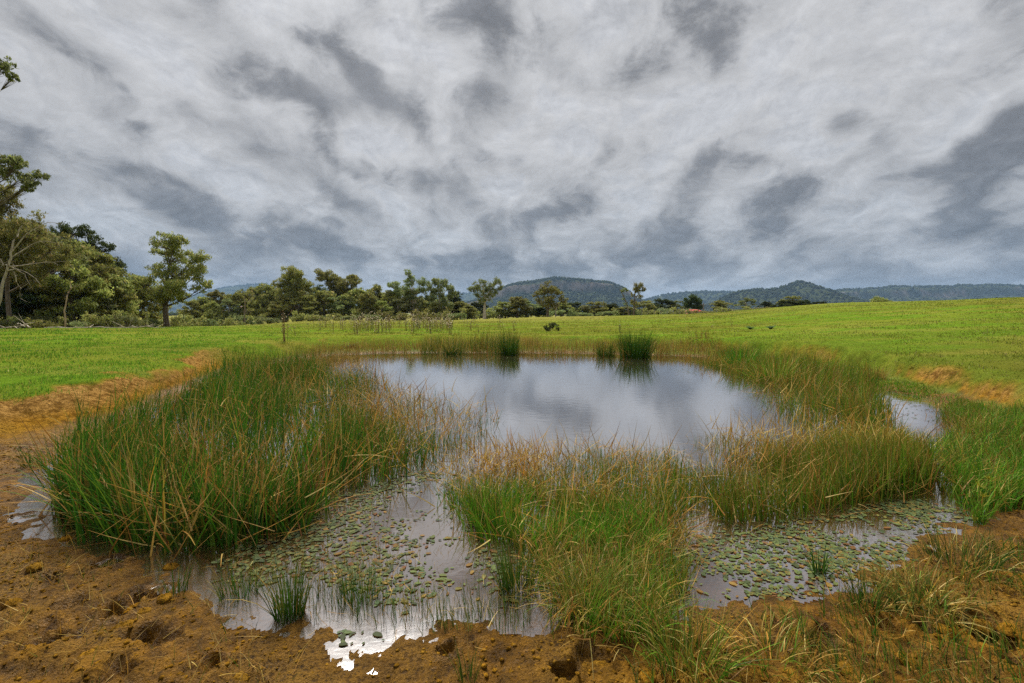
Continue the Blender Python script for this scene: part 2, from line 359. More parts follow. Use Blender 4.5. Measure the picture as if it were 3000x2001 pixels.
def ground_z(x, y, full=False):
    x = np.asarray(x, float); y = np.asarray(y, float)
    near = (np.abs(x) < 40) & (y > -15) & (y < 40)
    z = pasture(x, y) + .05 * fbm(x * .25, y * .25, 3, 5) + .35 * fbm(x * .03, y * .03, 3, 6) * sstep(20, 60, np.hypot(x, y))
    grass = np.ones_like(z); wet = np.zeros_like(z); bank = np.zeros_like(z); sh = np.full_like(z, 9.)
    if near.any():
        X, Y = x[near], y[near]
        wob = .16 * fbm(X * 1.3, Y * 1.3, 4, 11)
        d = sdist(X, Y, SHORE) + .14 * fbm(X * 1.7, Y * 1.7, 4, 21) * sstep(0, 6, np.hypot(X, Y) + 2)
        db = sdist(X, Y, BANK) + 1.6 * wob
        rough = .034 * fbm(X * 2.2, Y * 2.2, 5, 31, .6) + .040 * fbm(X * 7, Y * 7, 5, 41, .68) - .035 * np.abs(fbm(X * 4.3, Y * 5.5, 4, 43, .6))
        mudz = np.interp(d, [-4, -.9, -.2, 0, .2, 1, 4], [-.6, -.12, -.022, 0, .016, .065, .17]) + rough * sstep(-.25, .5, d)
        for (c, r, dp) in PITS:
            rr = np.hypot(X - c[0], (Y - c[1]) * 1.15 + .02 * np.sin(X * 30)) / r * (1 + .25 * fbm(X * 9, Y * 9, 2, 77))
            k = rr < 2.4
            if k.any(): mudz[k] += -dp * np.exp(-(rr[k] ** 4)) * 1.0 + .30 * dp * np.exp(-((rr[k] - 1.35) / .32) ** 2)
        left_ = sstep(2, -2, X); steep = .24 + .10 * (fbm(X * .5, Y * .5, 2, 51) + 1) + 1.2 * left_
        t = sstep(-steep, .12, db + .12 * fbm(X * 2.3, Y * 2.3, 3, 52)) * sstep(.02, .45, d)
        zz = z[near] + (.025 * fbm(X * 3, Y * 3, 3, 61) + .05 * fbm(X * 1.1, Y * 1.1, 3, 62)) * t
        zn = mudz * (1 - t) + np.maximum(zz, mudz + .06) * t + t * (1 - t) * 4 * (.10 * fbm(X * 2.6, Y * 2.6, 4, 53, .6) - .07 * np.abs(fbm(X * 1.7, Y * 1.7, 3, 54)))
        z[near] = zn
        g = sstep(-.12, .12, db + (.34 + .75 * left_) * fbm(X * (.8 - .2 * left_), Y * (.8 - .2 * left_), 5, 71, .62) + .12)
        # grass creeps down over the low right-hand scarp and the far margin
        grR = sstep(.30, .8, d + .5 * fbm(X * 1.1, Y * 1.1, 4, 81)) * sstep(2.5, 5.5, X) * sstep(3.6, 5, Y) * (1 - sstep(-.34, -.20, db) * sstep(-.30, .05, fbm(X * .9, Y * .9, 3, 85))) * .95
        grF = sstep(.25, .9, d + .4 * fbm(X * .8, Y * .8, 3, 82)) * sstep(13, 16, Y) * (1 - .55 * sstep(-.7, -.05, db) * sstep(-.1, .3, fbm(X * .6, Y * 1.2, 3, 84))) * .95
        grass[near] = np.maximum(np.maximum(g, grR), grF)
        wet[near] = 1 - sstep(.0, .11, zn - .02 * fbm(X * 3, Y * 3, 3, 83))
        bank[near] = sstep(.08, .25, zn) * (1 - g) * sstep(-1.6, -.4, db) * .8
        sh[near] = d
    if full: return z, grass, wet, bank, sh
    return z
def gz(x, y): return float(ground_z(np.array([x]), np.array([y]))[0])

# one sheet, finer where the ground is close
radii = [.45]
while radii[-1] < 7000: radii.append(radii[-1] * (1.0085 if radii[-1] < 9 else 1.013 if radii[-1] < 40 else 1.03 if radii[-1] < 200 else 1.08))
radii = np.array([0.02] + radii)
th = np.concatenate([np.arange(-56, 56, .25), np.arange(56, 304, 3.)]); th = np.radians(th)
RR, TT = np.meshgrid(radii, th, indexing='ij')
gx, gy = RR * np.sin(TT), RR * np.cos(TT)
gzv, ggr, gwt, gbk, gsh = ground_z(gx.ravel(), gy.ravel(), True)
nT = len(th); i = np.arange(len(radii) - 1)[:, None] * nT; j = np.arange(nT)[None]; j2 = (j + 1) % nT
GF = np.stack([i + j, i + nT + j, i + nT + j2, i + j2], -1).reshape(-1, 4)
GV = np.stack([gx.ravel(), gy.ravel(), gzv], 1)
yy_ = gy.ravel(); xx_ = gx.ravel()
dry = sstep(35, 70, np.hypot(xx_, yy_)) * np.where(xx_ / np.maximum(yy_, 1) < .2, .8, .35) + sstep(150, 250, np.hypot(xx_, yy_)) * .6
g = make('ground', GV, GF, M_ground, smooth=True, fattr={'grass': ggr, 'wet': gwt, 'bank': gbk, 'dry': np.clip(dry, 0, 1)})
tag(g, 'ochre mud shore, eroded bank and green pasture around the pond', kind='structure')
# water at z = 0 wherever the ground lies below it
keep = (gsh[GF].min(1) < .10) & (gzv[GF].min(1) < .03)
idx = np.unique(GF[keep]); remap = np.full(len(GV), -1); remap[idx] = np.arange(len(idx))
WV = GV[idx].copy(); WV[:, 2] = 0
w = make('pond_water', WV, remap[GF[keep]], M_water, smooth=True, fattr={'depth': np.clip(-gzv[idx], 0, 1)})
tag(w, 'still brown pond water mirroring the cloudy sky', kind='structure')

# ------------------------------------------------------------------ hills
def crown_blob(seed):
    ico = [(0, 0, 1)] + [(math.cos(k * math.pi * .4) * .9, math.sin(k * math.pi * .4) * .9, .35) for k in range(5)] + [(math.cos(k * math.pi * .4 + .6) * .8, math.sin(k * math.pi * .4 + .6) * .8, -.4) for k in range(5)]
    V = np.array(ico) * np.random.default_rng(seed).uniform(.7, 1.25, (11, 1))
    F = [(0, 1 + k, 1 + (k + 1) % 5) for k in range(5)] + [(1 + k, 6 + k, 1 + (k + 1) % 5) for k in range(5)] + [(1 + (k + 1) % 5, 6 + k, 6 + (k + 1) % 5) for k in range(5)]
    return V, np.array(F)
M_forest = leaf_mat('hill_forest', .15, 0, .5, .1)
def hill(name, label, D, pts, run, profile, seed, ntree, tree_r, step=14., cliff=None, tint=(1, 1, 1)):
    pts = np.array(pts, float); Xp = (pts[:, 0] - 1500) / FOC * D
    Zp = np.array([atd(a, b, D)[2] for a, b in pts])
    xs = np.arange(Xp[0], Xp[-1], step); base = -12.
    crest = np.interp(xs, Xp, Zp) + 5 * fbm(xs * .012, xs * 0, 3, seed)
    vs = np.concatenate([np.linspace(0, 1, 46), 1 + np.linspace(.03, .6, 8)])
    XX, VV = np.meshgrid(xs, vs, indexing='ij')
    gul = fbm(XX * .004, VV * 1.2, 4, seed + 9)
    pv = np.interp(np.clip(VV + .09 * gul * (1 - VV) * VV * 3, 0, 1), *zip(*profile))
    back = np.where(VV > 1, 1 - (VV - 1) * 1.2, 1)
    YY = D - run * (1 - VV) + 60 * gul * (1 - np.clip(VV, 0, 1))
    cr = crest[:, None] * np.ones_like(VV)
    ZZ = base + (cr - base) * pv * back + 7 * fbm(XX * .02, YY * .02, 3, seed + 3) * (pv > .05)
    V = np.stack([XX, YY, ZZ], -1).reshape(-1, 3); n = len(vs)
    i = np.arange(len(xs) - 1)[:, None] * n; j = np.arange(n - 1)[None]
    F = np.stack([i + j, i + n + j, i + n + j + 1, i + j + 1], -1).reshape(-1, 4)
    cl = np.zeros_like(VV)
    if cliff:
        cn = fbm(XX * .006, VV * 3, 3, seed + 5)
        cl = sstep(cliff[0] - .015, cliff[0] + .015, VV) * (1 - sstep(cliff[1] - .02, cliff[1], VV + .03 * cn)) * sstep(-.15, .2, cn + cliff[2])
    o = make(name, V, F, M_hill, smooth=True, fattr={'cliff': cl.ravel()}); tag(o, label, kind='structure')
    r = np.random.default_rng(seed); k = ntree
    # canopy over the slopes
    xi = r.uniform(0, len(xs) - 1.01, k); vi = np.where(r.random(k) < .22, r.uniform(.95, 1.02, k), r.uniform(.12, 1, k))
    ii = xi.astype(int); jj = np.clip(np.searchsorted(vs, vi) - 1, 0, n - 2)
    fi = (xi - ii)[:, None]; fj = ((vi - vs[jj]) / (vs[jj + 1] - vs[jj]))[:, None]
    G = V.reshape(len(xs), n, 3)
    p = (G[ii, jj] * (1 - fi) + G[ii + 1, jj] * fi) * (1 - fj) + (G[ii, jj + 1] * (1 - fi) + G[ii + 1, jj + 1] * fi) * fj
    okm = cl[ii, jj] < .4; p = p[okm]; k = len(p)
    bl = [crown_blob(s) for s in range(5)]
    mb = MB(); which = r.integers(0, 5, k); size = tree_r * r.uniform(.55, 1.35, k); shade = r.uniform(.55, 1.3, k)
    hue = np.array([(.040, .052, .022), (.055, .062, .028), (.032, .045, .022)])[r.integers(0, 3, k)] * shade[:, None] * np.array(tint)
    for s in range(5):
        q = np.where(which == s)[0]; bv, bf = bl[s]
        V2 = p[q][:, None] + bv[None] * size[q][:, None, None] + np.array([0, 0, .35]) * size[q][:, None, None]
        F2 = bf[None] + (np.arange(len(q)) * len(bv))[:, None, None]
        mb.add(V2.reshape(-1, 3), F2.reshape(-1, 3), np.repeat(hue[q], len(bv), 0))
    f = mb.build('forest', M_forest, parent=o); f['kind'] = 'stuff'
    return o
talus = [(0, 0), (.3, .10), (.62, .40), (.80, .62), (.835, .90), (.92, .965), (1, 1)]
slope = [(0, 0), (.3, .16), (.6, .5), (.85, .86), (1, 1)]
hill('mesa_hill', 'flat-topped forested mesa with a grey cliff band behind the tree line', 3000,
     [(1290, 905), (1360, 893), (1430, 872), (1462, 850), (1490, 836), (1530, 829), (1580, 823), (1620, 815), (1680, 819), (1740, 826), (1785, 831), (1805, 839), (1825, 853), (1850, 872), (1880, 890), (1950, 905)], 900, talus, 3, 4600, 8, cliff=(.80, .85, .25))
hill('far_hill', 'hazy blue flat ridge beyond the lone tree', 6500, [(300, 905), (420, 893), (520, 878), (590, 866), (640, 848), (690, 839), (770, 832), (850, 836), (930, 850), (1050, 870), (1200, 880), (1320, 862), (1400, 856), (1480, 868), (1600, 885)], 1800, slope, 13, 1800, 16, step=30)
hill('middle_ridge', 'blue forested ridge between the mesa and the pointed hill', 4600, [(1820, 905), (1880, 880), (1930, 868), (1980, 859), (2050, 855), (2130, 857), (2250, 862), (2400, 872), (2500, 890)], 1200, slope, 23, 2200, 12, step=22)
hill('pointed_hill', 'dark forested hill with a small pointed summit', 2600, [(2040, 905), (2100, 884), (2150, 858), (2200, 850), (2260, 847), (2300, 838), (2316, 828), (2330, 824), (2345, 830), (2380, 849), (2410, 860), (2450, 876), (2500, 893), (2580, 905)], 800, slope, 33, 3000, 7.5)
hill('long_ridge', 'long forested ridge with cliffs above the right-hand pasture', 3600, [(2250, 890), (2340, 862), (2400, 853), (2480, 850), (2560, 844), (2620, 840), (2700, 840), (2790, 838), (2870, 835), (2950, 837), (3050, 838), (3300, 830), (3700, 838), (4200, 850)], 1000, talus, 43, 4600, 9, step=18, cliff=(.80, .85, .0))
# ==MORE==

# ------------------------------------------------------------------ haze in the air
hb = MB(); hb.box(-9000, 9000, -400, 9600, -16, 400)
m, T = new_mat('haze')
pv = T.node('ShaderNodeVolumePrincipled', {'Color': (.42, .66, 1.0), 'Density': 0.000062, 'Anisotropy': .1})
T.l.new(pv.outputs[0], T.node('ShaderNodeOutputMaterial').inputs['Volume'])
hz = hb.build('haze', m); hz['kind'] = 'stuff'

# ------------------------------------------------------------------ blades: rushes, sedges, grasses
def blades(base, h, w, lean, az, bend, c0, c1, nseg=4, tipw=.15, yaw=None, r=rng):
    """ribbons with a tapering tip; lean = tilt from upright (radians), bend = extra tilt gained towards the tip"""
    n = len(base); h = np.broadcast_to(h, n); w = np.broadcast_to(w, n); lean = np.broadcast_to(lean, n); bend = np.broadcast_to(bend, n)
    t = np.linspace(0, 1, nseg + 1)
    ang = lean[:, None] + bend[:, None] * (t[None] ** 1.4)
    seg = h[:, None] / nseg
    hx = np.concatenate([np.zeros((n, 1)), np.cumsum(np.sin((ang[:, 1:] + ang[:, :-1]) / 2) * seg, 1)], 1)
    hz_ = np.concatenate([np.zeros((n, 1)), np.cumsum(np.cos((ang[:, 1:] + ang[:, :-1]) / 2) * seg, 1)], 1)
    P3 = np.stack([base[:, 0:1] + hx * np.sin(az)[:, None], base[:, 1:2] + hx * np.cos(az)[:, None], base[:, 2:3] + hz_], -1)
    ya = r.uniform(0, math.pi, n) if yaw is None else yaw
    wd = np.stack([np.cos(ya), np.sin(ya), r.uniform(-.3, .3, n)], -1)
    ww = (w[:, None] * (1 - (1 - tipw) * t[None] ** 1.5))[..., None] * .5
    V = np.stack([P3 - wd[:, None] * ww, P3 + wd[:, None] * ww], 2).reshape(-1, 3)
    k = np.arange(nseg); f = np.stack([2 * k, 2 * k + 1, 2 * k + 3, 2 * k + 2], -1)
    F = (f[None] + (np.arange(n) * 2 * (nseg + 1))[:, None, None]).reshape(-1, 4)
    tt = (t ** 1.3)[None, :, None]
    C = np.repeat((c0[:, None] * (1 - tt) + c1[:, None] * tt), 2, 1).reshape(-1, 3)
    return V, F, C
def pick(r, n, pal, jit=.25):
    """colours from a weighted palette [(weight, (r,g,b))]"""
    w = np.array([p[0] for p in pal], float); w /= w.sum()
    c = np.array([p[1] for p in pal])[r.choice(len(pal), n, p=w)]
    return c * r.uniform(1 - jit, 1 + jit, (n, 1)) * r.uniform(.92, 1.08, (n, 3))
def in_poly(r, n, px, z=0., wclump=0., cs=1.):
    """n ground points inside an outline, thinned by clumpy noise"""
    poly = np.array([at(*p, z) for p in px]); lo, hi = poly.min(0), poly.max(0); got = []; k = 0
    while k < n:
        q = r.uniform(lo, hi, (n * 2 + 50, 2)); ok = sdist(q[:, 0], q[:, 1], poly) < r.normal(0, .05, len(q))
        if wclump: ok &= (fbm(q[:, 0] * cs, q[:, 1] * cs, 3, 91) * wclump + .5) > r.random(len(q))
        got.append(q[ok]); k += ok.sum()
        if len(got) > 400: break
    return np.concatenate(got)[:n]
def on_ground(q): return np.column_stack([q, ground_z(q[:, 0], q[:, 1]) - .01])
GREEN_RUSH = [(5, (.036, .098, .011)), (4, (.052, .125, .013)), (2, (.024, .062, .010)), (1, (.10, .15, .02))]
DEAD = [(3, (.46, .31, .075)), (3, (.36, .19, .040)), (2, (.22, .11, .03)), (2, (.52, .40, .14)), (1.5, (.48, .25, .035))]
SEDGE = [(4, (.085, .15, .022)), (3, (.12, .17, .028)), (2, (.20, .17, .035)), (2, (.24, .13, .03)), (1, (.32, .22, .08))]
BROWN = [(3, (.23, .125, .03)), (3, (.17, .13, .03)), (3, (.12, .14, .025)), (2, (.33, .20, .055)), (1, (.40, .30, .12))]
FRESH = [(4, (.085, .24, .012)), (3, (.13, .29, .016)), (2, (.05, .16, .010)), (1, (.24, .27, .03))]
def bed(name, label, px, n, h, w, pal0, tips, seed, lean=.16, bend=.25, dead=.0, dead_h=.8, clump=.0, cs=1., tipmix=.5, nseg=4, mat=None, zref=0.):
    r = np.random.default_rng(seed); q = in_poly(r, n, px, zref, clump, cs); b = on_ground(q); n = len(b); mb = MB()
    hn = h * (1 + .38 * fbm(q[:, 0] * .9, q[:, 1] * .9, 2, seed)) * r.uniform(.62, 1.1, n)
    c0 = pick(r, n, pal0); tp = pick(r, n, tips); mixr = (r.random(n) < tipmix)[:, None]
    c1 = np.where(mixr, tp, c0 * 1.15)
    # neighbouring stems lean together
    az = fbm(q[:, 0] * .7, q[:, 1] * .7, 2, seed + 1) * 4 + r.normal(0, 1.1, n)
    mb.add(*blades(b, hn, w * r.uniform(.7, 1.3, n), np.abs(r.normal(0, lean, n)), az, r.normal(bend, bend * .8, n), c0, c1, nseg, r=r))
    nd = int(n * dead)
    if nd:                                  # dead stems, bent over or lying across the rest
        q2 = q[r.integers(0, n, nd)] + r.normal(0, .08, (nd, 2)); b2 = on_ground(q2); b2[:, 2] = np.maximum(b2[:, 2], 0) + r.uniform(0, .35, nd) * h * (r.random(nd) < .6) * (dead < 1)
        mb.add(*blades(b2, h * dead_h * r.uniform(.5, 1.15, nd), w * r.uniform(.7, 1.25, nd), np.abs(r.normal(.85, .42, nd)), r.uniform(0, 6.28, nd), r.normal(.15, .4, nd), pick(r, nd, DEAD), pick(r, nd, DEAD), nseg, r=r))
    o = mb.build(name, mat or M_blade); tag(o, label, kind='stuff'); return o

# the big bed of tall rushes standing in the left of the pond
LEFT_BED = [(160, 1480), (220, 1550), (350, 1600), (520, 1620), (700, 1605), (880, 1560), (960, 1450), (1110, 1420), (1230, 1370), (1300, 1340), (1390, 1300), (1440, 1235), (1330, 1200), (1200, 1150), (1080, 1110), (930, 1085), (780, 1082), (680, 1100), (600, 1150), (480, 1200), (330, 1290), (240, 1350), (180, 1420)]
LEFT_FRONT = [(160, 1480), (220, 1550), (350, 1600), (520, 1620), (700, 1605), (890, 1560), (930, 1470), (700, 1400), (480, 1330), (340, 1300), (240, 1350), (180, 1420)]
RUSH2 = [(5, (.034, .118, .010)), (4, (.052, .160, .012)), (2, (.022, .072, .009)), (2, (.11, .21, .018)), (.7, (.32, .27, .04))]
bed('rushes', 'tall dark green rushes with fallen straw stems filling the left of the pond', LEFT_BED, 9500, .86, .0135, RUSH2, DEAD, 101, .24, .28, dead=.22, dead_h=.6, clump=.8, cs=.9, tipmix=.14)
bed('rushes', 'dense bright green rush stems and bent straw at the front of the left bed', LEFT_FRONT, 4200, .64, .0125, RUSH2, DEAD, 120, .32, .45, dead=.28, dead_h=.95, clump=.3, cs=1.1, tipmix=.2)
bed('rushes', 'dense rust and green rushes at the right end of the left bed', [(880, 1540), (960, 1450), (1110, 1415), (1240, 1370), (1400, 1300), (1445, 1235), (1330, 1190), (1150, 1150), (1000, 1250), (930, 1380)], 3300, .72, .011, RUSH2 + [(5, (.20, .095, .025))], DEAD, 122, .18, .2, dead=.18, dead_h=.5, clump=.35, cs=1., tipmix=.1)
bed('rushes', 'thin brown and green rushes on the far left water edge', [(640, 1100), (760, 1078), (860, 1055), (1000, 1046), (1080, 1060), (1080, 1085), (930, 1095), (780, 1100)], 2600, .50, .008, BROWN + GREEN_RUSH, DEAD, 102, .14, .2, dead=.25, clump=.4, cs=.9)
# far shore fringe
bed('rushes', 'low brown and green reed fringe along the far water edge', [(860, 1056), (940, 1030), (1080, 1022), (1300, 1018), (1700, 1020), (2060, 1028), (2200, 1050), (2120, 1058), (1900, 1048), (1500, 1040), (1080, 1040)], 7000, .46, .012, BROWN + SEDGE, DEAD, 103, .13, .2, dead=.2, clump=.45, cs=.55, nseg=3)
bed('rushes', 'dark green upright rushes in front of the far bank', [(1230, 1040), (1250, 1024), (1420, 1022), (1520, 1026), (1520, 1040)], 1500, .80, .013, GREEN_RUSH, DEAD, 104, .10, .15, dead=.1, clump=.8, cs=.8, nseg=3)
# right side
GREENISH = [(4, (.080, .180, .012)), (3, (.120, .225, .016)), (2, (.05, .115, .010)), (1.6, (.21, .20, .022)), (1, (.30, .165, .022))]
RUST = [(3, (.27, .15, .032)), (3, (.19, .17, .032)), (2, (.36, .23, .06)), (1, (.42, .33, .13))]
bed('sedges', 'green and rust sedges curving round the right side of the pond', [(2030, 1062), (2150, 1050), (2300, 1075), (2450, 1100), (2560, 1130), (2600, 1200), (2620, 1290), (2500, 1300), (2360, 1265), (2270, 1200), (2200, 1120), (2100, 1085)], 8500, .58, .012, GREENISH, RUST, 105, .16, .28, dead=.14, clump=.45, cs=.9, tipmix=.35)
bed('sedges', 'rust brown rushes standing in the middle right of the water', [(2030, 1300), (2090, 1275), (2300, 1270), (2500, 1290), (2640, 1280), (2700, 1330), (2700, 1420), (2560, 1380), (2300, 1340), (2100, 1330)], 5200, .48, .009, RUST + GREENISH + GREENISH, RUST, 106, .14, .25, dead=.14, clump=.5, cs=1.1, tipmix=.45)
bed('sedges', 'dense green sedges with rusty tips in front of the right water', [(2010, 1400), (2060, 1480), (2120, 1540), (2300, 1530), (2420, 1500), (2600, 1460), (2730, 1430), (2730, 1370), (2600, 1350), (2300, 1340), (2100, 1340)], 7200, .46, .0088, GREENISH, RUST, 107, .20, .35, dead=.12, clump=.45, cs=1.3, tipmix=.25)
bed('sedges', 'tall green and straw rushes in the middle of the foreground', [(1500, 1350), (1660, 1325), (1850, 1330), (1980, 1345), (2010, 1400), (2040, 1480), (1960, 1560), (1800, 1560), (1640, 1540), (1540, 1450)], 5000, .48, .0085, GREENISH, DEAD, 108, .16, .28, dead=.14, clump=.4, cs=1.3, tipmix=.15)
bed('grass', 'bright green leafy water grass left of the middle rushes', [(1270, 1380), (1380, 1335), (1560, 1330), (1640, 1400), (1900, 1560), (1960, 1600), (1700, 1640), (1500, 1600), (1400, 1560), (1320, 1470)], 5600, .36, .010, FRESH, FRESH + SEDGE, 109, .25, .5, dead=.10, clump=.6, cs=1.6)
bed('grass', 'leafy green grass at the left end of the middle rushes', [(1265, 1390), (1300, 1340), (1560, 1325), (1600, 1480), (1500, 1600), (1410, 1600), (1330, 1500)], 3000, .42, .010, FRESH + GREENISH, FRESH, 121, .2, .4, dead=.12, clump=.25, cs=1.6)
bed('sedges', 'green and orange sedge mass reaching down the middle foreground', [(1560, 1570), (1700, 1600), (2000, 1560), (2010, 1650), (1960, 1760), (1930, 1900), (1760, 1900), (1620, 1840), (1540, 1720)], 2400, .28, .0062, GREENISH + FRESH, RUST, 116, .38, .7, dead=.4, clump=1.0, cs=2.4)
bed('grass', 'bright green sedge marsh along the right-hand margin', [(2740, 1300), (2850, 1270), (3000, 1240), (3150, 1260), (3200, 1500), (2960, 1500), (2850, 1520), (2800, 1450), (2760, 1380)], 5000, .38, .009, FRESH + GREENISH, SEDGE, 110, .28, .6, dead=.15, clump=.8, cs=1.2)
bed('grass', 'mixed low grass between the water and the scarp', [(2790, 1190), (2830, 1190), (3050, 1240), (3050, 1330), (2860, 1270), (2760, 1230)], 3600, .22, .007, FRESH, BROWN, 111, .3, .5, dead=.3, clump=.7, cs=1.2)
bed('grass', 'rough green grass on the low shelf below the right-hand scarp', [(2300, 1068), (2450, 1080), (2700, 1122), (3050, 1220), (3050, 1260), (2790, 1190), (2680, 1150), (2500, 1118)], 3800, .10, .010, FRESH, FRESH + RUST, 112, .4, .5, dead=.2, clump=.9, cs=.9, nseg=3, zref=.12)
bed('grass', 'ragged grass hanging over the lip of the left-hand bank', [(-150, 1150), (0, 1120), (250, 1095), (420, 1060), (520, 1030), (700, 1015), (720, 1045), (560, 1060), (420, 1110), (250, 1160), (0, 1200), (-150, 1230)], 3200, .10, .008, FRESH, FRESH + BROWN, 117, .5, .7, dead=.15, clump=1.3, cs=1.1, nseg=3, zref=.3)
bed('grass', 'green and straw tufts over the muddy bottom right corner', [(2080, 1850), (2450, 1780), (2650, 1640), (3050, 1560), (3100, 2100), (1850, 2100), (1900, 1960)], 1300, .17, .0048, GREENISH + GREEN_RUSH, RUST, 113, .35, .6, dead=.25, clump=2.2, cs=2.6)
bed('grass', 'sparse thin rushes growing in the shallow water of the foreground', [(560, 1720), (700, 1640), (950, 1640), (1250, 1560), (1500, 1640), (1560, 1850), (1300, 1860), (1000, 1800), (700, 1860)], 1300, .17, .0036, GREEN_RUSH, DEAD, 114, .15, .25, dead=.15, clump=1.3, cs=2.)
bed('grass', 'scattered stalks and straw lying on the left-hand mud', [(-50, 1500), (150, 1580), (600, 1720), (800, 1900), (900, 2100), (-100, 2100)], 170, .10, .0032, GREEN_RUSH, DEAD, 115, .4, .5, dead=3.2, dead_h=1.6, clump=.6, cs=1.5)

# tussocks one can tell apart
def tussock(name, label, cat, px, py, h, n, spread, pal, tips, seed, lean=.35, bend=.5, w=.005, dead=.2, group=None, tipmix=.5, z=0.):
    r = np.random.default_rng(seed); c = at(px, py, z); c = np.array([c[0], c[1], max(gz(*c), -.05) - .01])
    rad = np.sqrt(r.random(n)) * spread; a = r.uniform(0, 6.28, n)
    b = np.column_stack([rad * np.cos(a), rad * np.sin(a), np.zeros(n)])
    az = np.arctan2(b[:, 0], b[:, 1]) + r.normal(0, .5, n)
    isd = (r.random(n) < dead)[:, None]
    c0 = np.where(isd, pick(r, n, DEAD), pick(r, n, pal)); c1 = np.where((r.random(n) < tipmix)[:, None], pick(r, n, tips), c0 * 1.1)
    ln = np.abs(r.normal(0, lean, n)) * (.4 + rad / spread) + isd[:, 0] * r.uniform(0, .6, n)
    mb = MB(); mb.add(*blades(b, h * r.uniform(.55, 1.1, n), 1.3 * w * r.uniform(.7, 1.3, n), ln, az, np.abs(r.normal(bend, bend * .6, n)) * (1 + isd[:, 0]), c0, c1, 5, r=r))
    o = mb.build(name, M_blade, loc=c); tag(o, label, cat, group); return o
